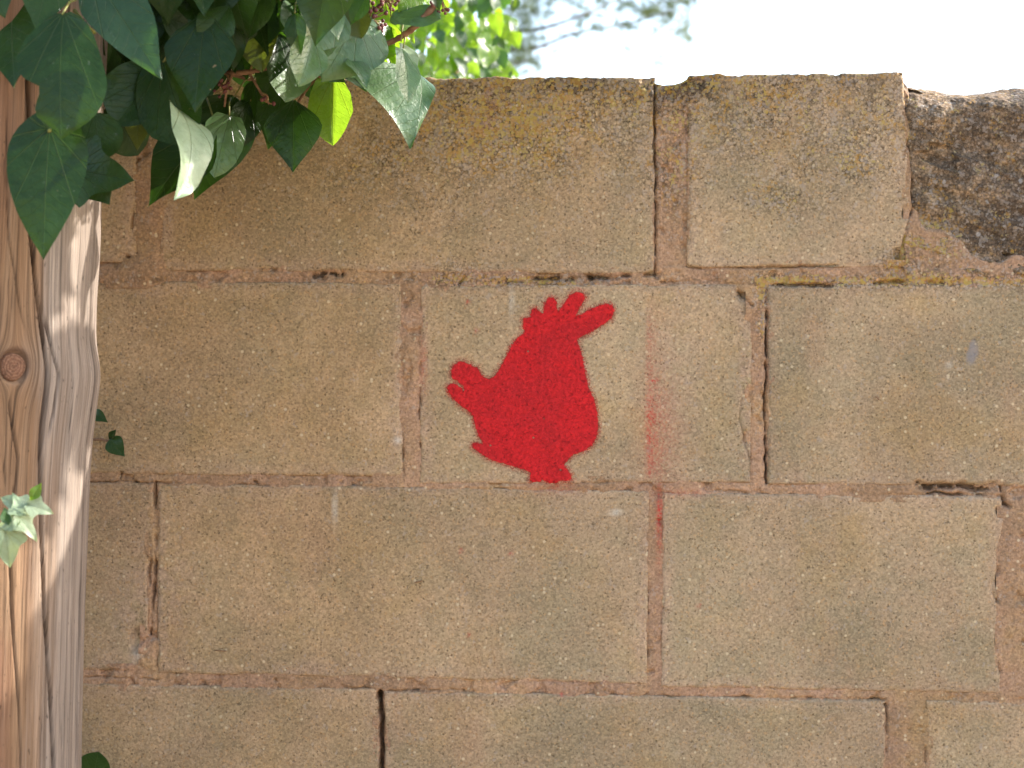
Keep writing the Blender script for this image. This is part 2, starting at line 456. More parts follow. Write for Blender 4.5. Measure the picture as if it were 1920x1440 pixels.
def mat_leaf(name, dark, light, trans, under=(0.20, 0.27, 0.13), gloss=0.33, tfac=0.28, vein=(0.085, 0.13, 0.045), veinf=0.4, spec=0.42):
    m = NT(name); uv = m.uv(); p = m.pos()
    sx = m.n('ShaderNodeSeparateXYZ'); m.t.links.new(uv, sx.inputs[0])
    b, a = sx.outputs[0], sx.outputs[1]               # b across, a along, both in leaf lengths
    a2 = m.math('ADD', a, 0.03)
    ang = m.math('ARCTAN2', b, a2)
    r = m.math('SQRT', m.math('ADD', m.math('MULTIPLY', a2, a2), m.math('MULTIPLY', b, b)))
    k = m.math('ADD', m.math('DIVIDE', ang, 0.36), 0.5)
    fr = m.math('ABSOLUTE', m.math('SUBTRACT', m.math('FRACT', k), 0.5))
    dist = m.math('MULTIPLY', m.math('MULTIPLY', fr, 0.36), r)
    v1 = m.ramp(dist, 0.001, 0.006, 1, 0)
    v1 = m.math('MULTIPLY', v1, m.ramp(r, 0.5, 0.95, 1, 0.25))
    # fine side veins
    wv = m.math('ABSOLUTE', m.math('SINE', m.math('ADD', m.math('MULTIPLY', m.math('SUBTRACT', a, m.math('MULTIPLY', m.math('ABSOLUTE', b), 0.8)), 30), m.math('MULTIPLY', m.noise(uv, 6, 2), 4))))
    v2 = m.math('MULTIPLY', m.ramp(wv, 0.0, 0.14, 1, 0), 0.28)
    vn_ = m.math('MAXIMUM', v1, v2)
    rnd = m.n('ShaderNodeObjectInfo').outputs['Random']
    col = m.mix(m.ramp(m.math('ADD', m.noise(p, 28, 3, 0.6), m.math('MULTIPLY', m.math('SUBTRACT', rnd, 0.5), 0.35)), 0.3, 0.75), dark, light)
    col = m.mul(col, m.ramp(m.noise(p, 260, 3, 0.65), 0.3, 0.7, 0.86, 1.12, False))
    col = m.mix(m.math('MULTIPLY', vn_, veinf), col, vein)
    # dust and pale scale marks
    col = m.mix(m.math('MULTIPLY', m.ramp(m.noise(p, 110, 5, 0.75), 0.64, 0.72), 0.3), col, (0.32, 0.36, 0.28))
    col = m.mix(m.ramp(m.noise(m.scale(p, (1, 1, 1), (3, 8, 1)), 75, 3, 0.6), 0.72, 0.76, 0, 0.75), col, (0.30, 0.20, 0.10))
    geo = m.n('ShaderNodeNewGeometry')
    col = m.mix(geo.outputs['Backfacing'], col, m.mix(m.math('MULTIPLY', vn_, 0.5), under, (0.34, 0.40, 0.2)))
    h = m.math('SUBTRACT', m.math('MULTIPLY', m.noise(p, 60, 3, 0.5), 1.2), m.math('MULTIPLY', vn_, 0.45))
    h = m.math('ADD', h, m.math('MULTIPLY', m.noise(p, 420, 2, 0.5), 0.12))
    nrm = m.bump(h, 0.0018, 0.9)
    rough = m.math('ADD', gloss, m.math('MULTIPLY', m.noise(p, 90, 3, 0.6), 0.22))
    b_ = m.bsdf(col, rough, nrm, spec)
    tr = m.n('ShaderNodeBsdfTranslucent')
    tc = m.mix(m.math('MULTIPLY', vn_, 0.35), trans, (trans[0] * 1.5, trans[1] * 1.15, trans[2]))
    m.t.links.new(tc, tr.inputs[0]); m.t.links.new(nrm, tr.inputs[1])
    mx = m.n('ShaderNodeMixShader'); mx.inputs[0].default_value = tfac
    m.t.links.new(b_.outputs[0], mx.inputs[1]); m.t.links.new(tr.outputs[0], mx.inputs[2])
    return m.done(mx.outputs[0])

M_leafd = mat_leaf('ivy_leaf_dark', (0.013, 0.033, 0.006), (0.027, 0.058, 0.011), (0.10, 0.26, 0.02), tfac=0.10, gloss=0.24, spec=0.24)
M_leafm = mat_leaf('ivy_leaf_green', (0.016, 0.045, 0.015), (0.032, 0.075, 0.024), (0.16, 0.42, 0.02), tfac=0.2, gloss=0.28, under=(0.10, 0.15, 0.07))
M_leafy = mat_leaf('ivy_leaf_yellowing', (0.05, 0.075, 0.014), (0.085, 0.11, 0.022), (0.30, 0.38, 0.03), tfac=0.15)
M_leafp = mat_leaf('ivy_leaf_pale', (0.24, 0.33, 0.20), (0.36, 0.44, 0.28), (0.5, 0.6, 0.2), under=(0.33, 0.40, 0.24), gloss=0.28)
M_leaf_sunlit = mat_leaf('ivy_leaf_sunlit_tint', (0.06, 0.125, 0.045), (0.11, 0.19, 0.07), (0.18, 0.42, 0.03), tfac=0.18, gloss=0.24, under=(0.16, 0.22, 0.11), spec=0.6)  # lightened copy of the green leaf, sunlight painted into its colour
M_leafh = mat_leaf('ivy_leaf_fresh', (0.04, 0.095, 0.012), (0.08, 0.16, 0.018), (0.42, 0.72, 0.03), tfac=0.45, gloss=0.16)

def simple(name, a, b, sc=60, rough=0.7, bmp=0.001, spec=0.3):
    m = NT(name); p = m.pos()
    col = m.mix(m.ramp(m.noise(p, sc, 4, 0.6), 0.35, 0.65), a, b)
    return m.done(m.bsdf(col, rough, m.bump(m.noise(p, sc * 4, 4, 0.6), bmp, 0.7), spec).outputs[0])
M_stem = simple('ivy_stem', (0.17, 0.085, 0.05), (0.28, 0.16, 0.09), 120)
M_petiole = simple('ivy_petiole', (0.20, 0.22, 0.05), (0.30, 0.26, 0.08), 120, 0.5)
M_berry = simple('ivy_berry', (0.10, 0.03, 0.035), (0.20, 0.07, 0.06), 200, 0.5, 0.0005)
M_pedicel = simple('ivy_pedicel', (0.22, 0.17, 0.06), (0.26, 0.12, 0.07), 200, 0.6, 0.0005)
M_bark = simple('pine_bark', (0.07, 0.055, 0.045), (0.16, 0.12, 0.09), 12, 0.9, 0.01)
M_needle = simple('pine_needles', (0.075, 0.12, 0.035), (0.14, 0.19, 0.06), 4, 0.6)
M_ground = simple('dry_sandy_ground', (0.34, 0.25, 0.16), (0.44, 0.33, 0.21), 3, 0.95, 0.004)
M_debris = simple('dry_brown_litter', (0.16, 0.08, 0.04), (0.3, 0.17, 0.09), 300, 0.8)
M_shell = simple('white_chalky_shell', (0.55, 0.48, 0.38), (0.66, 0.6, 0.5), 400, 0.6, 0.0003)

# ------------------------------------------------------------------ ground
def ground():
    n = 60
    u = np.linspace(-1, 1, n); s = np.sign(u) * (np.abs(u) ** 3) * 300
    gx, gy = np.meshgrid(s, s, indexing='ij')
    gz = fbm(gx, gy, 0.8, 3, 5) * 0.015
    V = np.stack([gx.ravel(), gy.ravel(), gz.ravel()], 1)
    o = put('ground', mesh_np('ground', V, grid_quads(n, n)), M_ground)
    tag(o, kind='structure')
ground()

# ------------------------------------------------------------------ the block wall
# quads in photograph pixels on the wall face: TL, TR, BR, BL
def shift(xa, xb, ya, yb): return [(xa, ya), (xb, ya), (xb, yb), (xa, yb)]
BL = [
    # top row
    dict(q=[(-640, 141), (256, 143), (256, 492), (-640, 486)], top=1),
    dict(q=[(302, 143), (1229, 142), (1228, 513), (300, 507)], top=1),
    dict(q=[(1291, 138), (1694, 132), (1712, 500), (1288, 501)], top=1),
    # second row
    dict(q=[(-160, 524), (752, 531), (756, 893), (-160, 886)]),
    dict(q=[(789, 534), (1411, 533), (1407, 904), (787, 907)]),
    dict(q=[(1439, 532), (2060, 530), (2060, 912), (1439, 907)]),
    # third row
    dict(q=[(-640, 898), (288, 905), (272, 1258), (-640, 1246)]),
    dict(q=[(294, 905), (1217, 921), (1213, 1282), (296, 1262)]),
    dict(q=[(1243, 924), (1884, 930), (1878, 1300), (1240, 1288)], rag=1),
    dict(q=[(1936, 930), (2560, 935), (2560, 1305), (1932, 1303)]),
    # fourth row
    dict(q=[(-190, 1275), (712, 1292), (714, 1660), (-190, 1650)]),
    dict(q=[(719, 1296), (1660, 1312), (1660, 1680), (719, 1665)]),
    dict(q=[(1737, 1314), (2560, 1318), (2560, 1690), (1737, 1685)]),
]
off = []
def row(y0, y1, x0, x1, wid, start, top=0):
    x = start
    while x < x1:
        if x + wid > x0:
            off.append(dict(q=shift(x, x + wid, y0, y1), top=top, off=1))
        x += wid + 26
row(150, 500, -2700, -680, 900, -3440, 1)
off.append(dict(q=shift(2130, 3030, 140, 500), top=1, off=1)); off.append(dict(q=shift(3056, 3956, 140, 500), top=1, off=1))
for y0, y1, xs in ((526, 890, (-1112, -2038, -2964)), (526, 905, (2086, 3012, 3938)),
                   (900, 1250, (-1592, -2518)), (935, 1300, (2586, 3512)),
                   (1275, 1650, (-1142, -2068, -2994)), (1315, 1685, (2586, 3512))):
    for x_ in xs:
        off.append(dict(q=shift(x_, x_ + 900, y0, y1), off=1))
y_ = 1705
k_ = 0
while y_ < 3290:
    xs = -2900 - (k_ % 2) * 463
    while xs < 4300:
        off.append(dict(q=shift(xs, xs + 900, y_, y_ + 350), off=1))
        xs += 926
    y_ += 376; k_ += 1

CRACKS = [  # polyline in px, half width px, depth m, dirt
    ([(291, 905), (290, 960), (291, 1030), (288, 1100), (284, 1150), (282, 1190)], 2.6, 0.010),
    ([(278, 1000), (284, 1030), (276, 1078), (281, 1095)], 4.0, 0.007),
    ([(713, 1300), (714, 1330), (717, 1350), (716, 1470)], 3.6, 0.02),
    ([(1438, 545), (1437, 700), (1435, 800), (1437, 905)], 2.2, 0.010),
    ([(1372, 533), (1392, 552), (1412, 574)], 2.0, 0.006),
    ([(1230, 160), (1226, 260), (1229, 380), (1229, 515)], 2.0, 0.008),
    ([(1700, 170), (1704, 240), (1712, 330), (1714, 380), (1703, 425), (1692, 460)], 2.2, 0.007),
    ([(1288, 500), (1330, 503), (1450, 500), (1600, 497), (1650, 488)], 1.8, 0.006),
    ([(1722, 908), (1745, 914), (1790, 909), (1830, 915), (1878, 910)], 6.0, 0.012),
    ([(1740, 924), (1800, 927), (1880, 929)], 2.2, 0.008),
    ([(1880, 912), (1884, 945), (1893, 950)], 3.5, 0.008),
    ([(1861, 1090), (1858, 1108), (1868, 1125)], 2.6, 0.010),
    ([(1865, 1205), (1872, 1225), (1874, 1260)], 2.0, 0.007),
    ([(588, 516), (612, 514), (640, 512)], 5.0, 0.008),
    ([(488, 506), (518, 504)], 2.4, 0.007),
    ([(985, 524), (1030, 521), (1090, 524)], 3.6, 0.009), ([(1105, 519), (1140, 522), (1178, 518)], 4.2, 0.012),
    ([(860, 532), (872, 518)], 2.8, 0.008), ([(930, 530), (985, 527)], 2.2, 0.006),
    ([(1090, 903), (1110, 905), (1150, 904)], 1.8, 0.007),
    ([(640, 1287), (712, 1294)], 1.3, 0.004), ([(720, 1295), (870, 1294)], 1.6, 0.005), ([(1160, 1304), (1660, 1312)], 1.6, 0.005),
    ([(760, 560), (758, 640), (757, 700)], 1.3, 0.004), ([(787, 570), (786, 700), (789, 760)], 1.6, 0.004),
    ([(756, 840), (757, 890)], 1.6, 0.005), ([(788, 830), (788, 885)], 1.6, 0.005),
    ([(160, 904), (220, 903), (300, 905), (500, 910)], 1.2, 0.004), ([(228, 884), (225, 898)], 2.2, 0.005),
    ([(475, 903), (482, 905)], 2.6, 0.006), ([(500, 896), (512, 893)], 3.0, 0.006),
    ([(183, 524), (195, 538), (212, 550), (232, 556)], 2.6, 0.007), ([(212, 500), (216, 488), (230, 478), (242, 482)], 2.6, 0.007),
    ([(182, 497), (210, 498)], 2.0, 0.006), ([(247, 425), (250, 390)], 2.8, 0.006),
    ([(1660, 1320), (1663, 1330), (1664, 1440)], 1.6, 0.005), ([(1735, 1330), (1733, 1345)], 3.2, 0.006), ([(1735, 1400), (1736, 1470)], 1.6, 0.005),
    ([(1300, 920), (1345, 918), (1400, 925)], 1.4, 0.004), ([(1444, 536), (1500, 533), (1560, 536)], 2.4, 0.009),
    ([(1640, 530), (1700, 527), (1765, 527)], 3.2, 0.010), ([(1320, 527), (1370, 530)], 3.4, 0.007),
    ([(1240, 528), (1300, 529)], 2.2, 0.005), ([(1215, 1262), (1222, 1260)], 3.5, 0.005),
    ([(1396, 720), (1390, 745), (1388, 790), (1398, 830), (1406, 860)], 1.3, 0.003),
    ([(160, 1268), (250, 1272), (330, 1275)], 1.3, 0.004),
    ([(1210, 514), (1228, 512)], 3.0, 0.008),
]
CR = [([(X(a), Z(b)) for a, b in pl], hw / 1920, dp) for pl, hw, dp in CRACKS]
def crack_depth(x, z):
    y = np.zeros(x.shape)
    jx = fbm(x, z, 130, 5, 71) * 0.0020; jz = fbm(x, z, 130, 5, 91) * 0.0020
    md = 0.12 + 0.88 * sstep(-0.3, 0.3, fbm(x, z, 32, 3, 33) + 0.5 * fbm(x, z, 120, 2, 35))
    for pl, hw, dp in CR:
        xs = [p[0] for p in pl]; zs = [p[1] for p in pl]; mg = hw * 4
        k = (x > min(xs) - mg) & (x < max(xs) + mg) & (z > min(zs) - mg) & (z < max(zs) + mg)
        if not k.any(): continue
        d = seg_dist(x[k] + jx[k], z[k] + jz[k], pl)
        mk = md[k] if dp < 0.019 else 1.0
        if hw > 4.5 / 1920: mk = 0.25 + 0.75 * sstep(-0.15, 0.2, fbm(x[k], z[k], 200, 3, 36))
        v = dp * np.exp(-(d / hw) ** 2) * mk
        y[k] = np.maximum(y[k], v)
    return y

def blob(x, z, px, py, rx, ry=None):
    ry = ry or rx
    return np.exp(-(((PX(x) - px) / rx) ** 2 + ((PY(z) - py) / ry) ** 2))

def wear(x, z, kind):
    """lichen, dirt, red overspray, mortar smear masks at wall points"""
    px, py = PX(x), PY(z)
    n1 = fbm(x, z, 14, 3, 3); n2 = fbm(x, z, 40, 3, 8)
    li = sstep(520, 160, py + n1 * 120) * (0.42 + 0.5 * sstep(500, 900, px)) + 0.0
    li = li * (0.65 + 0.6 * n1)
    li += 0.45 * blob(x, z, 900, 250, 90, 90) + 0.35 * blob(x, z, 700, 300, 70, 60) + 0.35 * blob(x, z, 1020, 260, 70, 80)
    li += 0.55 * blob(x, z, 1470, 370, 60, 30) + 0.5 * blob(x, z, 1600, 310, 40, 30) + 0.45 * blob(x, z, 1260, 330, 40, 60)
    band = np.exp(-((py - 526) / 13) ** 2)
    li += band * (0.75 * sstep(1400, 1450, px) + 0.55 * sstep(790, 830, px) * sstep(1190, 1000, px) + 0.3)
    li += 0.9 * blob(x, z, 1690, 490, 45, 25) + 0.9 * blob(x, z, 1430, 610, 12, 40) + 0.9 * blob(x, z, 1428, 545, 14, 30)
    li += 0.5 * blob(x, z, 1790, 470, 50, 40) + 0.35 * blob(x, z, 850, 500, 60, 20)
    di = 0.35 * sstep(260, 150, py + n2 * 50) * sstep(600, 800, px)
    di += 0.6 * blob(x, z, 1300, 165, 60, 30) + 0.5 * blob(x, z, 1236, 200, 14, 60) + 0.4 * blob(x, z, 1080, 160, 90, 18)
    di += 0.35 * band * (0.5 + n2)
    di += 0.25 * blob(x, z, 190, 1430, 90, 70) + 0.22 * blob(x, z, 1060, 960, 130, 60) + 0.2 * blob(x, z, 860, 640, 60, 60)
    sp = 0.62 * np.exp(-np.maximum(px - 1216, 0) / 16.0) * sstep(1208, 1217, px) * sstep(540, 600, py) * sstep(905, 880, py) * (0.45 + 0.55 * sstep(640, 860, py) + 0.4 * n2)
    sp += 0.22 * blob(x, z, 1235, 800, 40, 110)
    sp += 0.7 * blob(x, z, 1237, 955, 4.5, 36) + 0.45 * blob(x, z, 1236, 1000, 6, 60) + 0.3 * blob(x, z, 794, 690, 7, 50)
    sp += 0.28 * blob(x, z, 1040, 915, 50, 12) + 0.8 * blob(x, z, 1227, 714, 5, 4.5)
    for a, b in ((865, 1033), (958, 1037), (880, 1190), (1310, 1136), (893, 620), (1053, 1303), (877, 566)):
        sp += 0.8 * blob(x, z, a, b, 3.2, 4)
    sp += 0.25 * blob(x, z, 1285, 925, 40, 8)
    if kind == 'stone':
        li = 0.40 + 0.75 * sstep(360, 480, py + n1 * 50) * sstep(1860, 1760, px)
        di = 0.62 - 0.45 * sstep(380, 450, py + n1 * 60 - (px - 1700) * 0.35) + 0.4 * blob(x, z, 1900, 440, 70, 50) + 0.2 * n1
    return li, di, sp

def tone_of(x, z):
    """ochre tinge of the blocks plus painted ivy shading, strongest on the left"""
    px = PX(x); n = fbm(x, z, 9, 4, 19)
    t = 0.75 * sstep(1250, 450, px + 260 * n) + 0.5 * blob(x, z, 650, 700, 200, 200) + 0.45 * blob(x, z, 640, 1040, 180, 120) + 0.35 * blob(x, z, 900, 330, 260, 120)
    return np.clip(t * (0.75 + 0.6 * n), 0, 1)

def marks_of(x, z):
    """grey smudge and chalky drips"""
    px, py = PX(x), PY(z); n = fbm(x, z, 120, 3, 29)
    g = sstep(1.15, 0.7, np.hypot((px - 1823 + (py - 660) * 0.15) / (8 + (py - 635) * 0.08), (py - 660) / 24) + 0.3 * n)
    w = 0.9 * blob(x, z, 628, 950, 3.5, 26) + 0.8 * blob(x, z, 960, 568, 3.5, 24) + 0.9 * blob(x, z, 1155, 961, 11, 4.5) + 0.7 * blob(x, z, 1086, 690, 12, 14) * (n > 0)
    w += 0.8 * blob(x, z, 745, 826, 7, 6) + 0.5 * blob(x, z, 255, 1225, 9, 16) + 0.6 * blob(x, z, 1780, 684, 6, 6) + 0.6 * blob(x, z, 775, 800, 8, 8)
    return np.clip(g, 0, 1), np.clip(w, 0, 1)

def smear(x, z, e):
    """pinkish mortar wiped over the block near its joints; e = distance to block edge (m)"""
    px, py = PX(x), PY(z)
    n = fbm(x, z, 22, 4, 51)
    s = sstep(0.017, 0.0, e + n * 0.012) * 0.9
    s += 1.2 * blob(x, z, 770, 790, 38, 130) + 0.8 * blob(x, z, 775, 600, 26, 110)
    s += 1.2 * blob(x, z, 262, 420, 42, 150) + 1.1 * blob(x, z, 300, 430, 26, 110) + 1.2 * blob(x, z, 250, 1150, 42, 130) + 0.8 * blob(x, z, 335, 1120, 40, 160)
    s += 1.2 * blob(x, z, 1890, 1100, 30, 200) * 0.3 + 0.9 * blob(x, z, 1400, 700, 26, 170) + 0.9 * blob(x, z, 1222, 1120, 30, 150)
    s += 0.8 * blob(x, z, 560, 1252, 60, 14) + 0.9 * blob(x, z, 1340, 1290, 240, 10) + 0.8 * blob(x, z, 1270, 700, 60, 180)
    s += 0.7 * blob(x, z, 520, 490, 60, 14) + 0.5 * blob(x, z, 210, 1240, 60, 30)
    return np.clip(s * (0.8 + 0.5 * n), 0, 1)

CHIPS = [(1398, 548, 22, 0.007), (1878, 960, 16, 0.005), (1700, 400, 14, 0.004),
         (1696, 480, 26, 0.008), (1305, 150, 20, 0.004), (1216, 150, 26, 0.006), (258, 1200, 30, 0.004), (712, 1305, 12, 0.005), (1310, 507, 10, 0.003),
         (1412, 740, 22, 0.0045), (1405, 820, 20, 0.0045), (1280, 145, 20, 0.008), (1690, 138, 8, 0.002), (1884, 1050, 10, 0.003)]

def axis_steps(L, fine, coarse, margin):
    if L < 2 * margin + coarse: return np.linspace(0, 1, max(2, int(L / fine)))
    a = np.arange(0, margin, fine)
    m_ = np.linspace(margin, L - margin, max(2, int((L - 2 * margin) / coarse)))
    return np.concatenate([a, m_, L - a[::-1]]) / L

def front_profile(x, z, e, seed, rr=0.003):
    en = e + fbm(x, z, 130, 4, seed) * 0.0020 + fbm(x, z, 28, 3, seed + 9) * 0.0022
    t = np.clip(1 - en / rr, 0, 1.6)
    y = rr * 0.55 * t * t
    y = y + fbm(x, z, 60, 4, seed + 5) * 0.0007 + fbm(x, z, 8, 2, seed + 6) * 0.0008
    y = y + fbm(x, z, 420, 2, seed + 7) * 0.00045
    for cx, cy, r_, dp in CHIPS:
        y = y + dp * sstep(1.0, 0.2, np.hypot(PX(x) - cx, PY(z) - cy) / r_ + fbm(x, z, 130, 3, 44) * 0.5)
    return y + crack_depth(x, z)

wall = empty('block_wall', (0, 0.1, 0))
tag(wall, 'tan concrete block garden wall carrying the red hen stencil, crusted with lichen along its top', 'wall')
TH = 0.2

def block_mesh(b, seed):
    q = [(X(a), Z(c)) for a, c in b['q']]
    (x0, z0), (x1, z1), (x2, z2), (x3, z3) = q
    Lx = x1 - x0; Lz = z0 - z3
    if b.get('off'):
        u = axis_steps(Lx, 0.006, 0.03, 0.018); v = axis_steps(Lz, 0.006, 0.03, 0.018)
    else:
        u = axis_steps(Lx, 0.0011, 0.0028, 0.014); v = axis_steps(Lz, 0.0011, 0.0028, 0.014)
    U, Vv = np.meshgrid(u, v, indexing='ij')      # v from top down
    x = (x0 * (1 - U) + x1 * U) * (1 - Vv) + (x3 * (1 - U) + x2 * U) * Vv
    z = (z0 * (1 - U) + z1 * U) * (1 - Vv) + (z3 * (1 - U) + z2 * U) * Vv
    e = np.minimum(np.minimum(U, 1 - U) * Lx, np.minimum(Vv, 1 - Vv) * Lz)
    y = front_profile(x, z, e, seed)
    # worn outline of the upper edge
    if b.get('top'):
        k = sstep(0.010, 0.0, Vv * Lz)
        z = z - k * (0.0016 * (1 + fbm(x, x * 0 + seed, 60, 3, seed)) + 0.0012 * fbm(x, x * 0 + 3.3, 300, 2, seed))
    if b.get('rag'):
        lim = np.interp(PY(z), [925, 960, 1020, 1060, 1090, 1120, 1150, 1200, 1240, 1300], [1882, 1886, 1872, 1869, 1866, 1871, 1870, 1866, 1873, 1878]) + 3 * fbm(x, z, 90, 3, 401)
        y = y + 0.006 * sstep(-3, 5, PX(x) - lim)
    li, di, sp = wear(x, z, 'block')
    sm = smear(x, z, e)
    nx, ny = x.shape
    V = [np.stack([x, y, z], -1).reshape(-1, 3)]
    tone = tone_of(x, z); tg, tw = marks_of(x, z); TN = [np.stack([tone, tg, tw, tone], -1).reshape(-1, 4)]
    A = [np.stack([li, di, sp, sm], -1).reshape(-1, 4)]
    Q = [grid_quads(nx, ny)[:, ::-1]]
    # sides run back from the outline
    idx = np.concatenate([np.arange(nx) * ny, (nx - 1) * ny + np.arange(1, ny), np.arange(nx - 2, -1, -1) * ny + ny - 1, np.arange(ny - 2, 0, -1)])
    ring = V[0][idx]; ra = A[0][idx]
    n = len(idx); prev = idx; base = nx * ny
    for yy in (0.012, 0.03, 0.07, 0.12, 0.19, TH):
        r2 = ring.copy(); r2[:, 1] = yy
        r2[:, 2] += fbm(r2[:, 0], r2[:, 1], 120, 3, seed + 3) * 0.0012 * (r2[:, 2] > ring[:, 2].mean())
        V.append(r2); A.append(ra); TN.append(TN[0][idx])
        cur = base + np.arange(n)
        a = prev; b2 = np.roll(prev, -1); c = np.roll(cur, -1); d = cur
        Q.append(np.stack([a, b2, c, d], 1))
        prev = cur; base += n
    cen = ring.mean(0); cen[1] = TH
    V.append(cen[None]); A.append(ra[:1]); TN.append(TN[0][:1])
    b2 = np.roll(prev, -1)
    Q.append(np.stack([prev, b2, np.full(n, base), np.full(n, base)], 1)[:, [0, 1, 2, 3]])
    V = np.concatenate(V); A = np.concatenate(A)
    Qm = np.concatenate(Q[:-1]); last = Q[-1]
    V[:, 1] -= 0.1                                  # parent sits at y = 0.1
    me = bpy.data.meshes.new('block')
    quads = Qm; tris = last[:, :3]
    nq, ntri = len(quads), len(tris)
    me.vertices.add(len(V)); me.vertices.foreach_set('co', V.astype(np.float32).ravel())
    li_ = np.concatenate([quads.ravel(), tris.ravel()]).astype(np.int32)
    me.loops.add(len(li_)); me.loops.foreach_set('vertex_index', li_)
    me.polygons.add(nq + ntri)
    st = np.concatenate([np.arange(nq) * 4, nq * 4 + np.arange(ntri) * 3]).astype(np.int32)
    me.polygons.foreach_set('loop_start', st)
    me.polygons.foreach_set('loop_total', np.concatenate([np.full(nq, 4), np.full(ntri, 3)]).astype(np.int32))
    me.polygons.foreach_set('use_smooth', np.ones(nq + ntri, dtype=bool))
    me.update(calc_edges=True)
    ca = me.color_attributes.new('wear', 'FLOAT_COLOR', 'POINT')
    ca.data.foreach_set('color', A.astype(np.float32).ravel())
    ct = me.color_attributes.new('tone', 'FLOAT_COLOR', 'POINT')
    ct.data.foreach_set('color', np.concatenate(TN).astype(np.float32).ravel())
    me.validate()
    return me

def child(name, me, mat, parent):
    """mesh whose coordinates are already relative to the parent's origin"""
    me.materials.append(mat)
    o = bpy.data.objects.new(name, me); link(o); o.parent = parent
    return o

for i, b in enumerate(BL + off):
    child('block', block_mesh(b, 100 + i * 3), M_block, wall)

# mortar: a fine relief in the joints in view, plain filling elsewhere
def topline(px):
    xs = [-200, 250, 262, 300, 310, 1222, 1232, 1245, 1262, 1278, 1290, 1300, 1690, 1704, 1712, 1760, 2200]
    ys = [150, 150, 156, 154, 150, 150, 156, 158, 157, 153, 146, 144, 144, 158, 162, 175, 175]
    return np.interp(px, xs, ys)

def inside_blocks(x, z):
    best = np.full(x.shape, -1.0)
    for b in BL:
        q = [(X(a), Z(c)) for a, c in b['q']]
        d = np.full(x.shape, 1e9)
        for i in range(4):
            (ax, az), (bx, bz) = q[i], q[(i + 1) % 4]
            L = math.hypot(bx - ax, bz - az)
            s = -((bx - ax) * (z - az) - (bz - az) * (x - ax)) / L
            d = np.minimum(d, s)
        best = np.maximum(best, d)
    return best                                     # >0 inside a block: distance to its edge

def mortar_mesh():
    pxs = np.arange(-110, 2040, 2.0)
    nrow = 680
    v = np.linspace(0, 1, nrow)
    GX, GV = np.meshgrid(pxs, v, indexing='ij')
    top = topline(GX)
    GY = top + (1490 - top) * GV
    x = X(GX); z = Z(GY)
    sd = inside_blocks(x, z)
    rec = 0.0011 + 0.0014 * fbm(x, z, 26, 4, 61)
    rec = np.where((GX > 1240) & (GY < 500) & (GX < 1290), rec + 0.0015, rec)
    # flush, smeared joints
    for cx, cy, rx, ry, am in ((772, 700, 20, 170, 0.0016), (280, 430, 24, 110, 0.002), (1225, 1110, 14, 160, -0.0008), (240, 515, 44, 34, 0.0050), (285, 505, 22, 24, 0.003),
                               (1398, 570, 18, 26, 0.002), (1420, 760, 14, 140, 0.0006), (1700, 1345, 36, 20, 0.0018), (240, 1235, 40, 36, 0.0030), (284, 1060, 12, 150, 0.0012),
                               (1780, 515, 90, 12, 0.0022), (1905, 1100, 30, 190, 0.001), (930, 912, 130, 7, 0.002), (1262, 290, 24, 50, 0.002), (1260, 440, 24, 60, 0.0012)):
        rec = rec - am * np.exp(-(((GX - cx) / rx) ** 2 + ((GY - cy) / ry) ** 2)) * (0.8 + 0.5 * fbm(x, z, 60, 3, 12))
    y = rec + fbm(x, z, 90, 4, 63) * 0.0010 + fbm(x, z, 380, 2, 64) * 0.00045
    y = y + 0.0035 * sstep(0.25, 0.6, fbm(x, z, 70, 3, 67))              # little voids
    y = y + 0.0014 * np.exp(-((np.abs(sd) / 0.0012) ** 2)) * sstep(0.0, 0.5, fbm(x, z, 35, 3, 68))   # hairline at the block edge
    under = sstep(-8, 30, (400 + (GX - 1700) * 0.42 + 45 * fbm(x, z, 30, 3, 77)) - GY) * sstep(1704, 1722, GX + 8 * fbm(x, z, 50, 2, 78))
    y = y + crack_depth(x, z) + 0.03 * under
    y = y + 0.004 * sstep(0.012, 0.0, (GY - top) / 1920)                  # rounded at the top
    li, di, sp = wear(x, z, 'mortar')
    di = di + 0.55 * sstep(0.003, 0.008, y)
    sm = np.zeros_like(li)
    nx, ny = x.shape
    V = np.stack([x, y - 0.1, z], -1).reshape(-1, 3)
    A = np.stack([li, di, sp, sm], -1).reshape(-1, 4)
    Q = grid_quads(nx, ny)[:, ::-1]
    # keep only joints (plus a narrow lap under the block edges), nothing under the rubble stone
    keep = sd < 0.0075
    keep &= ~((GX > 1740) & (GY < 300))
    kv = keep.ravel()
    kq = kv[Q].all(axis=1)
    Q = Q[kq]
    # crown of the joints runs back across the wall
    tops = np.arange(nx) * ny
    kt = kv[tops]
    extraV = []; extraA = []; extraQ = []
    base = len(V); prev = tops
    for yy in (0.02, 0.05, 0.1, 0.15, 0.195):
        r2 = V[tops].copy(); r2[:, 1] = yy - 0.1
        r2[:, 2] += fbm(r2[:, 0] * 1.0, r2[:, 0] * 0 + yy, 90, 3, 5) * 0.002 + 0.001
        extraV.append(r2); extraA.append(A[tops])
        cur = base + np.arange(nx)
        ok = kt[:-1] & kt[1:]
        extraQ.append(np.stack([prev[:-1], prev[1:], cur[1:], cur[:-1]], 1)[ok])
        prev = cur; base += nx
    V = np.concatenate([V] + extraV); A = np.concatenate([A] + extraA); Q = np.concatenate([Q] + extraQ)
    used = np.unique(Q); mp = np.zeros(len(V), dtype=np.int64); mp[used] = np.arange(len(used))
    return mesh_np('mortar', V[used], mp[Q], True, {'wear': A[used]})
child('mortar', mortar_mesh(), M_mortar, wall)

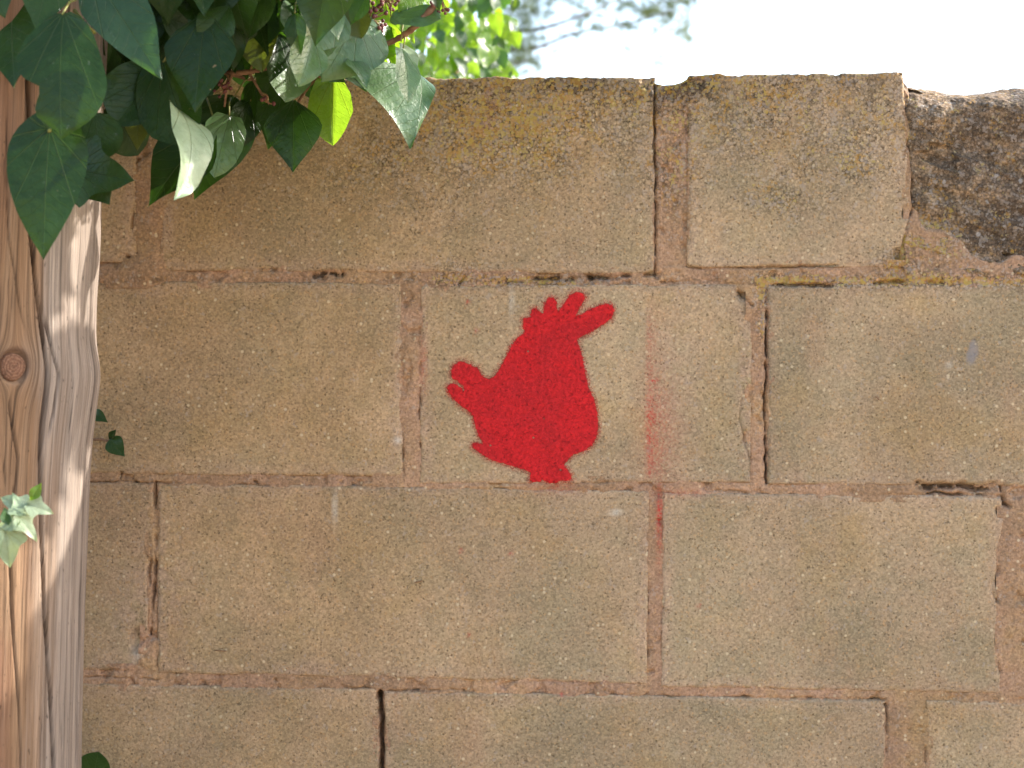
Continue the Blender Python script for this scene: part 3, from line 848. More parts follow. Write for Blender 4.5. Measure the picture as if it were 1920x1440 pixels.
def mortar_fill():
    m = MB()
    x0, x1 = X(-3500), X(4700)
    # behind the relief
    m.box(X(-112), 0.024 - 0.1, Z(1492), X(2042), 0.093, Z(178))
    # left, right and below the view
    m.box(x0, 0.0035 - 0.1, 0.0, X(-112.5), 0.094, Z(158))
    m.box(X(2042.5), 0.0035 - 0.1, 0.0, x1, 0.094, Z(170))
    m.box(X(-112), 0.0035 - 0.1, 0.0, X(2042), 0.0935, Z(1492.5))
    return m.mesh('mortar_core', False)
child('mortar_core', mortar_fill(), M_mortar, wall)

# the rough dark stone that ends the top course on the right
def stone_mesh():
    nx, nz = 260, 230
    u = np.linspace(0, 1, nx); v = np.linspace(0, 1, nz)
    U, Vv = np.meshgrid(u, v, indexing='ij')
    pxl = np.interp(Vv, [0, 0.1, 0.25, 0.55, 0.66, 0.85, 1.0], [1706, 1698, 1700, 1710, 1710, 1690, 1686])
    px = pxl * (1 - U) + 2115 * U
    tp = np.interp(px, [1690, 1706, 1720, 1750, 1790, 1830, 1880, 1920, 2115], [166, 156, 153, 159, 168, 171, 166, 162, 158])
    bt = np.interp(px, [1690, 1760, 1900, 2115], [516, 518, 522, 520])
    py = tp * (1 - Vv) + bt * Vv
    x = X(px); z = Z(py)
    ty = (py - tp) / 1920; ex = np.minimum((px - pxl), (2115 - px)) / 1920; eb = (bt - py) / 1920
    y = 0.002 + fbm(x, z, 22, 5, 200) * 0.004 + fbm(x * 0.35, z + x * 0.32, 70, 4, 203) * 0.0055 + fbm(x, z, 260, 3, 204) * 0.0012
    y = y + 0.030 * np.clip(1 - ty / 0.022, 0, 1) ** 2 + 0.0025 * np.clip(1 - ex / 0.005, 0, 1) ** 2 + 0.004 * np.clip(1 - eb / 0.008, 0, 1) ** 2
    led = fbm(x * 0.25, z + x * 0.35, 42, 3, 208)
    y = y + 0.006 * sstep(0.05, 0.12, led) * sstep(0.03, 0.06, ty)
    z = z + fbm(x, z, 90, 3, 209) * 0.0016
    li, di, sp = wear(x, z, 'stone')
    V = [np.stack([x, y - 0.1, z], -1).reshape(-1, 3)]
    A = [np.stack([li, di, sp * 0, li * 0], -1).reshape(-1, 4)]
    Q = [grid_quads(nx, nz)[:, ::-1]]
    idx = np.concatenate([np.arange(nx) * nz, (nx - 1) * nz + np.arange(1, nz), np.arange(nx - 2, -1, -1) * nz + nz - 1, np.arange(nz - 2, 0, -1)])
    ring = V[0][idx]; n = len(idx); prev = idx; base = nx * nz
    istop = np.zeros(n); istop[:nx] = 1
    for yy in (0.05, 0.08, 0.12, 0.16, 0.20):
        r2 = ring.copy(); r2[:, 1] = yy - 0.1
        r2[:, 2] += istop * (0.004 + 0.004 * fbm(r2[:, 0], r2[:, 1], 40, 3, 17))
        V.append(r2); A.append(A[0][idx])
        cur = base + np.arange(n)
        Q.append(np.stack([prev, np.roll(prev, -1), np.roll(cur, -1), cur], 1))
        prev = cur; base += n
    return mesh_np('stone', np.concatenate(V), np.concatenate(Q), True, {'wear': np.concatenate(A)})
st = child('stone', stone_mesh(), M_stone, wall)
st['label'] = 'rough dark brown stone with pale lichen spots at the right end of the top course'

# ------------------------------------------------------------------ the stencilled hen
HEN = [(690,265),(735,255),(745,205),(770,198),(805,228),(820,232),(828,170),(855,132),(885,130),(905,160),(905,205),(915,220),(950,170),(990,115),(1030,95),(1070,100),(1088,130),(1070,165),(1045,205),(1030,245),(1060,240),(1120,205),(1180,180),(1225,170),(1262,180),(1275,215),(1255,265),(1210,300),(1150,335),(1090,370),(1045,390),(1035,405),(1055,460),(1075,540),(1090,620),(1110,710),(1145,790),(1165,870),(1172,960),(1160,1030),(1130,1080),(1080,1115),(1010,1140),(985,1165),(950,1205),(975,1235),(995,1270),(1000,1298),(970,1308),(925,1305),(905,1322),(860,1325),(835,1310),(815,1300),(790,1318),(750,1325),(735,1300),(735,1255),(720,1245),(640,1220),(560,1195),(500,1180),(440,1150),(390,1115),(362,1090),(365,1068),(390,1062),(430,1072),(425,1055),(400,1010),(380,950),(365,890),(335,855),(300,835),(250,790),(205,735),(200,705),(220,685),(245,683),(275,700),(300,718),(310,705),(300,690),(280,685),(270,665),(255,660),(238,655),(225,630),(228,600),(245,565),(275,542),(310,542),(335,560),(355,560),(370,578),(395,578),(410,610),(430,640),(470,655),(500,640),(530,600),(570,530),(610,450),(650,390),(680,370),(700,350),(690,320),(690,290)]
HENW = [(X(780 + a / 3.429), Z(520 + b / 3.429)) for a, b in HEN]
def hen_mesh():
    step = 0.0009
    xs = np.arange(X(825), X(1165), step); zs = np.arange(Z(925), Z(535), step)
    gx, gz = np.meshgrid(xs, zs, indexing='ij')
    d = seg_dist(gx, gz, HENW + HENW[:1])
    ins = np.zeros(gx.shape, dtype=bool)
    pts = HENW
    for (ax, az), (bx, bz) in zip(pts, pts[1:] + pts[:1]):
        c = ((az > gz) != (bz > gz)) & (gx < (bx - ax) * (gz - az) / (bz - az + 1e-12) + ax)
        ins ^= c
    sd = np.where(ins, d, -d)
    # lies on the real surface: the block, or the mortar bed under the feet
    b = BL[4]; q = [(X(a), Z(c)) for a, c in b['q']]
    e = np.full(gx.shape, 1e9)
    for i in range(4):
        (ax, az), (bx, bz) = q[i], q[(i + 1) % 4]
        L = math.hypot(bx - ax, bz - az)
        e = np.minimum(e, -((bx - ax) * (gz - az) - (bz - az) * (gx - ax)) / L)
    y = front_profile(gx, gz, np.maximum(e, 0.0), 100 + 4 * 3)
    y = np.minimum(y, 0.0016) - 0.0007
    keep = (sd > -0.006).ravel()
    V = np.stack([gx, y - 0.1, gz], -1).reshape(-1, 3)
    A = np.stack([np.clip(0.5 + sd / 0.02, 0, 1)] + [np.zeros_like(sd)] * 2 + [np.ones_like(sd)], -1).reshape(-1, 4)
    Q = grid_quads(*gx.shape); Q = Q[keep[Q].all(axis=1)]
    used = np.unique(Q); mp = np.zeros(len(V), dtype=np.int64); mp[used] = np.arange(len(used))
    return mesh_np('hen_stencil', V[used], mp[Q], True, {'edge': A[used]})
hs = child('hen_stencil', hen_mesh(), M_paint, wall)
hs['label'] = 'red spray painted silhouette of a hen on the middle block'

# ------------------------------------------------------------------ the round wooden post
PD, PR = 0.235, 0.118                     # distance of its axis from the wall face, radius
def post_edge_px(py):                      # right outline in the photograph, smoothed
    g = np.arange(-720., 2620., 5.); e = _pe(g)
    k = np.exp(-(np.arange(-16, 17) * 5. / 26) ** 2); k /= k.sum()
    return np.interp(py, g, np.convolve(np.pad(e, 16, 'edge'), k, 'valid'))
def _pe(py):
    return np.interp(py, [-700, 0, 250, 400, 480, 560, 640, 700, 760, 830, 900, 1000, 1150, 1300, 1440, 2600],
                     [215, 200, 186, 183, 181, 174, 172, 185, 176, 166, 161, 157, 152, 149, 146, 140])
kpx, kpy = 37, 688
def post_mesh():
    th_f = np.arange(R(-105), R(8), 0.0011 / PR)          # angle: 0 = +x, -90 = towards the camera
    th_c = np.linspace(R(8), R(255), 60, endpoint=False)[1:]
    th = np.concatenate([th_f, th_c])
    zf = np.arange(CZ - 0.42, CZ + 0.42, 0.0022)
    zz = np.concatenate([np.linspace(-0.05, CZ - 0.43, 60), zf, np.linspace(CZ + 0.43, 2.4, 60)])
    T, Zg = np.meshgrid(th, zz, indexing='ij')
    dep = D - PD
    pyg = 720 - (Zg - CZ) * F / dep
    edge = (post_edge_px(pyg) - 960) / F * dep               # world x of the right outline
    base_edge = (165 - 960) / F * dep
    axx = base_edge - PR
    lean = (post_edge_px(pyg) - 165) / F * dep
    slow = np.interp(pyg, [-700, 250, 560, 900, 1440, 2600], [50, 21, 9, -4, -19, -25]) / F * dep
    bulge = lean - slow
    r = PR + fbm(T * PR, Zg * 0.12, 45, 3, 301) * 0.0008
    r = r + bulge * np.exp(-(T / R(26)) ** 2)
    u = T * PR                                               # metres round the post
    # where a photograph pixel falls on the post
    def th_of(px, py):
        x = (px - 960) / F * (D - PD - 0.07)
        cx = axx + np.interp(py, [-700, 250, 560, 900, 1440, 2600], [50, 21, 9, -4, -19, -25]) / F * dep
        s = np.clip((x - cx) / PR, -1, 0.999)
        return -math.acos(s)
    def z_of(py, px=60): return CZ - (py - 720) / F * (D - PD - 0.075)
    ck = np.zeros(r.shape)
    LINES = [([(5, -100), (2, 300), (8, 480), (14, 560), (12, 640), (5, 720), (0, 1000)], 0.0014, 0.004),
             ([(64, 100), (64, 420), (70, 520), (77, 620), (82, 690), (79, 760), (74, 840), (73, 1000), (76, 1150), (82, 1300), (86, 1500)], 0.0015, 0.008),
             ([(75, 560), (88, 640), (97, 700), (90, 780), (80, 840)], 0.0012, 0.004),
             ([(160, 330), (158, 480), (150, 600), (138, 740), (134, 860), (130, 960), (121, 1080), (121, 1260), (127, 1500)], 0.0013, 0.005),
             ([(30, 200), (32, 450), (45, 560), (58, 650)], 0.0008, 0.002), ([(35, 710), (30, 760), (42, 860), (30, 1000), (30, 1130), (40, 1330), (42, 1500)], 0.0012, 0.003),
             ([(118, 400), (112, 560), (112, 700), (107, 900)], 0.0008, 0.002), ([(0, 1120), (5, 1200), (0, 1330), (4, 1500)], 0.0018, 0.006),
             ([(92, 1290), (95, 1500)], 0.0008, 0.002), ([(140, 380), (134, 560), (136, 700)], 0.0007, 0.002), ([(20, 830), (24, 930)], 0.0009, 0.003)]
    for pl, hw, dp in LINES:
        zs = np.array([z_of(b) for a, b in pl])[::-1]; ts = np.array([th_of(a, b) for a, b in pl])[::-1]
        tc = np.interp(Zg, zs, ts) + fbm(Zg, Zg * 0, 22, 4, int(hw * 1e5)) * 0.0009 / PR
        fade = sstep(zs[0] - 0.001, zs[0] + 0.03, Zg) * sstep(zs[-1] + 0.001, zs[-1] - 0.03, Zg)
        wv = hw * (0.6 + 0.7 * vn(Zg * 14, Zg * 0, int(dp * 1e5)))
        g = np.exp(-(((T - tc) * PR) / wv) ** 2) * fade
        r = r - g * dp; ck = np.maximum(ck, g * min(1, dp / 0.004))
    # long shallow flutes
    r = r + 0.0004 * fbm(u, Zg * 0.05, 130, 3, 310)
    # knot
    tk, zk = th_of(kpx, kpy), z_of(kpy)
    du = (T - tk) * PR; dz = (Zg - zk)
    rk = 0.0115
    rho = np.hypot(du, dz * 0.92)
    r = r + 0.0025 * np.exp(-(rho / 0.03) ** 2) - 0.004 * sstep(rk * 1.12, rk * 0.95, rho)
    ring = np.exp(-((rho - rk * 1.08) / 0.0022) ** 2) * (0.55 + 0.45 * np.clip(dz / rk, -1, 1))
    # streamlines of the grain flow round the knot
    k2 = (rk * 1.1) ** 2
    u2 = du * (1 - k2 / (du ** 2 + (dz * 0.8) ** 2 + k2 * 0.35)) + tk * PR
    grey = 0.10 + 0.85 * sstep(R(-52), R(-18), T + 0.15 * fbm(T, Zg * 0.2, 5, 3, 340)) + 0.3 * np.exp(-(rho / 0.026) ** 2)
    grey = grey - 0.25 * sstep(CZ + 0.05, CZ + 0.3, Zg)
    x = axx + slow + r * np.cos(T); y = -PD + r * np.sin(T)
    nx, nz = T.shape
    V = np.stack([x, y, Zg], -1).reshape(-1, 3)
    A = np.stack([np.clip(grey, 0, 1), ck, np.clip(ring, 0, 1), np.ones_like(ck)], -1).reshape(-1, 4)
    UV = np.stack([u2, Zg], -1).reshape(-1, 2)
    i = np.arange(nx); i2 = np.roll(i, -1)
    j = np.arange(nz - 1)
    I, J = np.meshgrid(i, j, indexing='ij'); I2, _ = np.meshgrid(i2, j, indexing='ij')
    Q = np.stack([(I * nz + J).ravel(), (I2 * nz + J).ravel(), (I2 * nz + J + 1).ravel(), (I * nz + J + 1).ravel()], 1)
    me = mesh_np('log', V, Q, True, {'wood': A}, UV)
    cx = axx + np.interp(kpy, [250, 560, 900], [21, 9, -4]) / F * dep
    kc = Vector((cx + (PR - 0.0005) * math.cos(tk), -PD + (PR - 0.0005) * math.sin(tk), zk))
    return me, kc, tk, rk, axx
me, kc, tk, rk, axx = post_mesh()
post = put('wooden_post', me, M_wood)
tag(post, 'round weathered pine log post with long cracks and a knot, left of the wall', 'post')
def knot():
    n = 28; rings = 7
    V = [(0, 0, 0.0016)]; Fc = []
    for r_ in range(1, rings + 1):
        for k in range(n):
            a = 2 * math.pi * k / n; f = r_ / rings
            rr = rk * f * 1.0 * (1 + 0.05 * math.sin(3 * a + 1))
            V.append((rr * math.cos(a), rr * math.sin(a) * 1.08, 0.0016 * (1 - f ** 4) - 0.004 * (f > 0.99) + random.Random(r_ * 40 + k).uniform(-1, 1) * 0.00015))
    for k in range(n): Fc.append((0, 1 + k, 1 + (k + 1) % n))
    for r_ in range(rings - 1):
        for k in range(n):
            a = 1 + r_ * n + k; b = 1 + r_ * n + (k + 1) % n
            Fc.append((a, a + n, b + n, b))
    m = bpy.data.meshes.new('knot'); m.from_pydata(V, [], Fc); m.update()
    m.polygons.foreach_set('use_smooth', [True] * len(m.polygons)); m.materials.append(M_knot)
    o = bpy.data.objects.new('knot', m); link(o)
    nrm = Vector((math.cos(tk), math.sin(tk), 0))
    o.rotation_euler = nrm.to_track_quat('Z', 'Y').to_euler()
    o.location = kc; o.parent = post
knot()

# ------------------------------------------------------------------ ivy leaves
PROF = {   # t, half width left, half width right (fractions of leaf length)
    'ovate': [(0, .03, .03), (.04, .16, .16), (.12, .28, .28), (.25, .36, .36), (.4, .36, .36), (.55, .31, .31), (.7, .22, .22), (.84, .11, .11), (.94, .04, .04), (1, 0, 0)],
    'rhomb': [(0, .02, .02), (.1, .13, .13), (.25, .27, .27), (.4, .33, .33), (.55, .29, .29), (.7, .2, .2), (.84, .1, .1), (.94, .035, .035), (1, 0, 0)],
    'heart': [(-.06, .10, .10), (0, .22, .22), (.08, .34, .34), (.2, .40, .40), (.35, .38, .38), (.5, .33, .33), (.65, .26, .26), (.8, .16, .16), (.92, .06, .06), (1, 0, 0)],
    'lobed': [(-.05, .12, .12), (0, .25, .25), (.1, .36, .36), (.2, .44, .44), (.3, .50, .50), (.36, .44, .44), (.42, .30, .30), (.52, .25, .25), (.66, .21, .21), (.8, .14, .14), (.92, .05, .05), (1, 0, 0)],
    'strip': [(0, .12, .12), (.2, .2, .2), (.5, .2, .2), (.75, .16, .16), (.9, .09, .09), (1, 0, 0)],
    'blunt': [(0, .08, .08), (.06, .24, .24), (.2, .38, .38), (.4, .45, .45), (.6, .44, .44), (.78, .36, .36), (.9, .24, .24), (.97, .1, .1), (1, 0, 0)],
    'scallop': [(-.02, .06, .06), (.06, .16, .18), (.2, .27, .25), (.36, .32, .30), (.50, .30, .34), (.58, .22, .36), (.61, .13, .36), (.66, .15, .36), (.76, .19, .33), (.86, .17, .26), (.91, .05, .18), (1, 0, 0)],
    'blade': [(0, .1, .02), (.1, .14, .08), (.3, .18, .14), (.55, .2, .16), (.8, .16, .1), (.93, .08, .05), (1, 0, 0)],
}
def leaf_mesh(prof, wscale, fold=0.25, curl=0.1, wave=0.03, seed=0, nt_=18, ns=5, twist=0.0):
    """leaf of unit length along +y, across x, upper face +z"""
    rnd = random.Random(seed)
    pr = PROF[prof]
    ts = [p[0] for p in pr]
    V = []; UV = []; Fc = []
    ph = rnd.uniform(0, 6)
    for i in range(nt_ + 1):
        t = ts[0] + (ts[-1] - ts[0]) * i / nt_
        wl = np.interp(t, ts, [p[1] for p in pr]); wr = np.interp(t, ts, [p[2] for p in pr])
        for k in range(-ns, ns + 1):
            s = k / ns
            w_ = (wr if s < 0 else wl) * wscale
            xx = s * w_; ax = abs(s)
            zz = fold * abs(xx) - fold * 0.9 * xx * xx / max(wscale, .2) + wave * math.sin(t * 9 + ph + (2 if s > 0 else 0)) * ax * ax - curl * (t - 0.35) ** 2 * 1.0
            yy = t
            if prof in ('lobed', 'heart'): yy = t - 0.10 * ax * ax * max(0, 1 - t * 2.5)
            ca, sa = math.cos(twist * t), math.sin(twist * t)
            V.append((xx * ca - zz * sa, yy, xx * sa + zz * ca)); UV.append((xx, t))
    n = 2 * ns + 1
    for i in range(nt_):
        for k in range(n - 1):
            a = i * n + k
            Fc.append((a, a + 1, a + n + 1, a + n))
    return mesh_np('leaf', V, np.array(Fc), True, None, UV)

IVY = {}
def place_leaf(parent, me, mat, A, B, roll=0.0, facing=None, label=None, petiole=0.0, name='leaf', lift=None):
    A, B = Vector(A), Vector(B)
    ax = (B - A); L = ax.length; ax.normalize()
    f = Vector(facing) if facing else Vector((0, -1, 0))
    zc = f - ax * f.dot(ax)
    if zc.length < 1e-4: zc = Vector((0, -1, 0.2))
    zc.normalize()
    xc = ax.cross(zc).normalized()
    if roll:
        c, s = math.cos(roll), math.sin(roll)
        zc, xc = zc * c + xc * s, xc * c - zc * s
    from mathutils import Matrix
    M = Matrix(((xc.x * L, ax.x * L, zc.x * L, A.x), (xc.y * L, ax.y * L, zc.y * L, A.y), (xc.z * L, ax.z * L, zc.z * L, A.z), (0, 0, 0, 1)))
    if len(me.materials) == 0: me.materials.append(mat)
    elif me.materials[0] is not mat:
        key = (me.name, mat.name)
        if key not in IVY:
            c = me.copy(); c.materials.clear(); c.materials.append(mat); IVY[key] = c
        me = IVY[key]
    o = bpy.data.objects.new(name, me); link(o)
    o.parent = parent
    o.matrix_basis = Matrix.Translation(-Vector(parent.location)) @ M
    if label: o['label'] = label
    return o

ivy = empty('climbing_ivy', (X(300), -0.05, CZ + 0.5))
tag(ivy, 'dark glossy ivy with small berries hanging over the left wall top and post', 'ivy')
leaf_stalks = MB()
# hand placed leaves: profile, base px, tip px, full width px, d at base, d at tip, roll, material, fold, curl, wave
L_ = [
    ('ovate', (22, -40), (22, 156), 128, .31, .36, .05, 'd', .10, .15, .02),
    ('heart', (-25, -70), (8, 32), 90, .37, .38, .1, 'd', .1, .1, .02),
    ('ovate', (98, -60), (67, 52), 84, .37, .39, -.1, 'd', .1, .1, .02),
    ('scallop', (117, 26), (108, 252), 152, .395, .415, .08, 'd', .12, .22, .02),
    ('ovate', (172, -50), (304, 145), 112, .33, .35, -.15, 'm', .12, .10, .02),
    ('blade', (296, 136), (216, 234), 112, .24, .26, -.25, 'd', .25, .1, .02),
    ('blade', (306, 116), (357, 273), 122, .25, .26, .35, 'd', .35, .1, .02),
    ('rhomb', (385, 22), (364, 207), 128, .27, .29, .05, 'd', .12, .12, .015),
    ('heart', (92, 246), (78, 484), 150, .385, .40, .03, 'd', .08, .12, .015),
    ('lobed', (136, 316), (250, 338), 130, .30, .31, .2, 'd', .1, .1, .02),
    ('rhomb', (150, 300), (205, 384), 92, .29, .29, 0, 'd', .1, .1, .02),
    ('blunt', (178, 212), (186, 302), 98, .28, .28, 0, 'd', .1, .1, .02),
    ('blunt', (208, 196), (260, 292), 90, .22, .20, 0, 'd', .1, .1, .02),
    ('ovate', (262, 182), (256, 283), 60, .23, .225, .1, 'y', .1, .1, .02),
    ('rhomb', (402, 228), (274, 382), 122, .14, .16, .15, 'd', .2, .15, .02),
    ('ovate', (440, 180), (366, 372), 118, .10, .12, -.25, 'd', .2, .15, .02),
    ('strip', (430, 215), (402, 330), 60, .14, .15, .9, 'm', .1, .2, .02),
    ('ovate', (255, 85), (218, 195), 104, .12, .13, .1, 'd', .1, .1, .02),
    ('rhomb', (300, -20), (352, 52), 88, .2, .2, .2, 'd', .1, .1, .02),
    ('ovate', (398, -50), (404, 42), 110, .26, .27, 0, 'd', .1, .1, .02),
    ('ovate', (440, -50), (466, 51), 100, .22, .23, .1, 'y', .1, .1, .02),
    ('blade', (492, -40), (489, 134), 84, .2, .21, .2, 'y', .25, .1, .01),
    ('ovate', (536, 66), (492, 197), 84, .13, .14, -.1, 'd', .15, .2, .02),
    ('rhomb', (534, 160), (503, 280), 80, .11, .12, -.2, 'd', .15, .1, .02),
    ('rhomb', (551, 187), (548, 320), 106, .13, .145, .05, 'd', .16, .2, .02),
    ('blade', (548, 92), (539, 188), 62, .16, .17, .3, 'm', .2, .2, .02),
    ('blade', (562, 18), (592, 118), 90, .2, .2, .5, 'm', .5, .2, .02),
    ('blade', (622, -4), (588, 92), 78, .21, .2, -.5, 'm', .4, .2, .02),
    ('blade', (600, -30), (568, 40), 60, .2, .2, -.3, 'm', .4, .2, .02),
    ('heart', (668, 34), (611, 147), 112, .19, .24, .35, 'm', .15, .35, .04),
    ('blade', (668, 12), (676, 72), 60, .2, .2, .2, 'y', .5, .2, .02),
    ('blade', (626, 142), (624, 270), 82, .10, .11, .0, 'h', .5, .2, .01),
    ('rhomb', (628, 122), (690, 166), 46, .15, .14, -.3, 'm', .2, .2, .02),
    ('rhomb', (598, 138), (652, 153), 30, .16, .15, 0, 'm', .2, .2, .02),
    ('rhomb', (752, 78), (784, 140), 26, .17, .19, .6, 'p', .3, .3, .02),
    ('blade', (756, 90), (772, 187), 38, .18, .19, .3, 'm', .3, .3, .02),
    ('blunt', (733, 30), (826, 32), 58, .16, .18, -.2, 'm', .1, .1, .03),
    ('rhomb', (710, 88), (748, 100), 44, .12, .12, 0, 'h', .1, .1, .02),
    ('ovate', (752, 78), (738, 128), 44, .11, .11, 0, 'h', .1, .1, .02),
    ('ovate', (700, 52), (694, 104), 30, .11, .11, 0, 'h', .1, .1, .02),
    ('ovate', (722, 40), (742, 78), 40, .11, .11, 0, 'h', .1, .1, .02),
    ('ovate', (648, -10), (680, 24), 40, .12, .12, 0, 'h', .1, .1, .02),
    ('ovate', (440, 118), (508, 92), 40, .10, .10, 0, 'h', .1, .1, .02),
    ('ovate', (476, 150), (462, 250), 40, .1, .1, .4, 'd', .2, .2, .02),
    ('rhomb', (700, -10), (672, 26), 40, .13, .13, 0, 'h', .1, .1, .02),
    ('rhomb', (640, 120), (575, 190), 56, .09, .09, .2, 'd', .2, .2, .02),
    ('ovate', (560, 120), (590, 190), 54, .08, .08, .2, 'd', .2, .2, .02),
    ('ovate', (553, 24), (560, 112), 40, .25, .25, .2, 'm', .4, .3, .03),
    ('blade', (588, 66), (566, 158), 52, .23, .23, .2, 'm', .4, .3, .03),
    ('rhomb', (655, 108), (692, 158), 38, .20, .20, .2, 'm', .3, .3, .03),
    ('ovate', (596, 4), (640, 70), 44, .26, .26, .2, 'm', .3, .3, .03),
    ('ovate', (520, 60), (514, 150), 46, .18, .18, .2, 'd', .3, .3, .03),
    ('rhomb', (455, 20), (448, 92), 44, .2, .2, -.3, 'm', .3, .3, .03),
    ('ovate', (470, 190), (440, 290), 50, .1, .1, -.3, 'd', .3, .3, .03),
    ('rhomb', (690, -12), (655, 46), 44, .22, .22, .2, 'm', .3, .3, .03),
    ('heart', (770, -20), (752, 26), 40, .15, .15, .2, 'h', .3, .3, .03),
    ('ovate', (712, 104), (724, 150), 30, .1, .1, .2, 'h', .3, .3, .03),
]
MM = {'d': M_leafd, 'm': M_leafm, 'y': M_leafy, 'p': M_leafp, 'h': M_leafh, 'g': M_leaf_sunlit}
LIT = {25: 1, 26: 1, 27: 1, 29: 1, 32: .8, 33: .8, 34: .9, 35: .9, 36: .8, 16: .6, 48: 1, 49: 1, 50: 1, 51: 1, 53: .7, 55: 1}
for i, (pf, a, b, wd, d0, d1, roll, mt, fo, cu, wa) in enumerate(L_):
    lf = LIT.get(i, 0)
    if lf:
        roll *= .2; mt = 'g' if mt == 'm' else mt  # sunlit leaves swap to the green with sunlight painted in
        d1 = d0 + .45 * lf * math.hypot(b[0] - a[0], b[1] - a[1]) / 2150
    L = math.hypot(b[0] - a[0], b[1] - a[1])
    mx = max(p[1] + p[2] for p in PROF[pf])
    ws = wd / L / mx / max(0.3, math.cos(roll))
    ws *= 1 + .35 * lf
    me = leaf_mesh(pf, ws, fo, cu, wa, seed=i)
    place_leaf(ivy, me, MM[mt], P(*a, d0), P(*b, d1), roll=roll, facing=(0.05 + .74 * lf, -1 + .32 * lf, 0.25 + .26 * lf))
    pa = P(*a, d0)
    up = Vector((random.Random(i).uniform(-.02, .02), .03 + (d0 - .1) * .25, random.Random(i + 50).uniform(.02, .045)))
    leaf_stalks.tube([pa, pa + up * 0.4 + Vector((0, -.004, 0.003)), pa + up], [0.0007, 0.0009, 0.0011], 6)

# the big leaf hanging over the wall edge
PROF['big'] = [(0, .02, .03), (.03, .16, .10), (.12, .42, .16), (.22, .78, .16), (.30, .90, .15), (.42, .84, .12), (.55, .72, .10), (.68, .54, .07), (.80, .34, .04), (.92, .14, .01), (1, 0, 0)]
me = leaf_mesh('big', 1.0, 0.10, 0.55, 0.04, 77, nt_=26, ns=8)
place_leaf(ivy, me, M_leaf_sunlit, P(792, 132, .12), P(787, 257, .165), roll=0, facing=(0.55, -0.75, 0.6), label='broad glossy leaf hanging furthest right over the wall top')
# pale bent leaf
me = leaf_mesh('strip', 0.95, 0.15, 0.5, 0.03, 78, twist=0.5)
place_leaf(ivy, me, M_leafp, P(345, 195, .26), P(377, 352, .335), roll=0.0, facing=(0.79, -0.68, 0.51), label='pale bent leaf catching the sun')

# filling of the mass behind, dark and dense
rnd = random.Random(5)
variants = [leaf_mesh(p, ws, fo, cu, .03, seed=s) for s, (p, ws, fo, cu) in enumerate((('ovate', .95, .2, .2), ('rhomb', 1.1, .25, .3), ('heart', .85, .15, .2), ('lobed', .8, .15, .15), ('blade', 1.5, .35, .3)))]
def rand_leaf(par, px, py, d, lo=95, hi=150, mats=(M_leafd, M_leafd, M_leafm), name='leaf', down=1.0):
    L = rnd.uniform(lo, hi); an = rnd.gauss(0, 0.45)
    a = P(px, py, d); b = P(px + L * math.sin(an), py + L * math.cos(an) * down, d + rnd.uniform(-.03, .04))
    return place_leaf(par, rnd.choice(variants), rnd.choice(mats), a, b, roll=rnd.uniform(-.5, .5), facing=(rnd.uniform(-.2, .4), -1, rnd.uniform(.0, .9)))
cnt = 0
for k in range(185):
    px = rnd.uniform(-60, 700); lim = np.interp(px, [-60, 60, 130, 260, 420, 560, 700], [40, 40, 150, 170, 150, 60, 30])
    py = rnd.uniform(-140, lim - 30)
    hi_d = np.interp(px, [-60, 200, 350, 700], [.30, .24, .18, .11])
    rand_leaf(ivy, px, py, rnd.uniform(0.02, hi_d), 75, 125)
for k in range(60):
    px = rnd.uniform(300, 520); py = rnd.uniform(-150, 55)
    rand_leaf(ivy, px, py, rnd.uniform(.14, .27), 75, 115)
for k in range(34):                                     # wisps right of the mass
    px = rnd.uniform(640, 740); py = rnd.uniform(-30, 62)
    rand_leaf(ivy, px, py, rnd.uniform(0.0, .12), 40, 85, (M_leafm, M_leafh, M_leafh))
# the rest of the plant above the picture: one mass
def mass(name, par, n, fx, fy, fd, mat, lo, hi, seed=9):
    r_ = random.Random(seed)
    vs = [np.array([v.co[:] for v in me_.vertices]) for me_ in variants[:3]]
    fs = [np.array([p.vertices[:] for p in me_.polygons]) for me_ in variants[:3]]
    us = []
    for me_ in variants[:3]:
        u = np.zeros((len(me_.vertices), 2))
        for lp, uvl in zip(me_.loops, me_.uv_layers[0].data): u[lp.vertex_index] = uvl.uv[:]
        us.append(u)
    V = []; Fq = []; U = []; base = 0
    for k in range(n):
        c = r_.randrange(3)
        q = P(fx(r_), fy(r_), fd(r_)); L = r_.uniform(lo, hi)
        ax = Vector((r_.gauss(0, .4), r_.gauss(0, .3), -1)).normalized()
        zc = Vector((r_.gauss(.1, .4), -1, r_.gauss(.4, .4))); zc = (zc - ax * zc.dot(ax)).normalized(); xc = ax.cross(zc)
        M = np.array([xc, ax, zc]) * L
        V.append(vs[c] @ M + np.array(q)); Fq.append(fs[c] + base); U.append(us[c]); base += len(vs[c])
    V = np.concatenate(V) - np.array(par.location)
    o = child(name, mesh_np(name, V, np.concatenate(Fq), True, None, np.concatenate(U)), mat, par)
    o['kind'] = 'stuff'
    return o
mass('upper_foliage', ivy, 420, lambda r: r.uniform(-500, 820), lambda r: r.uniform(-560, -90), lambda r: r.uniform(.0, .34), M_leafd, .05, .085)

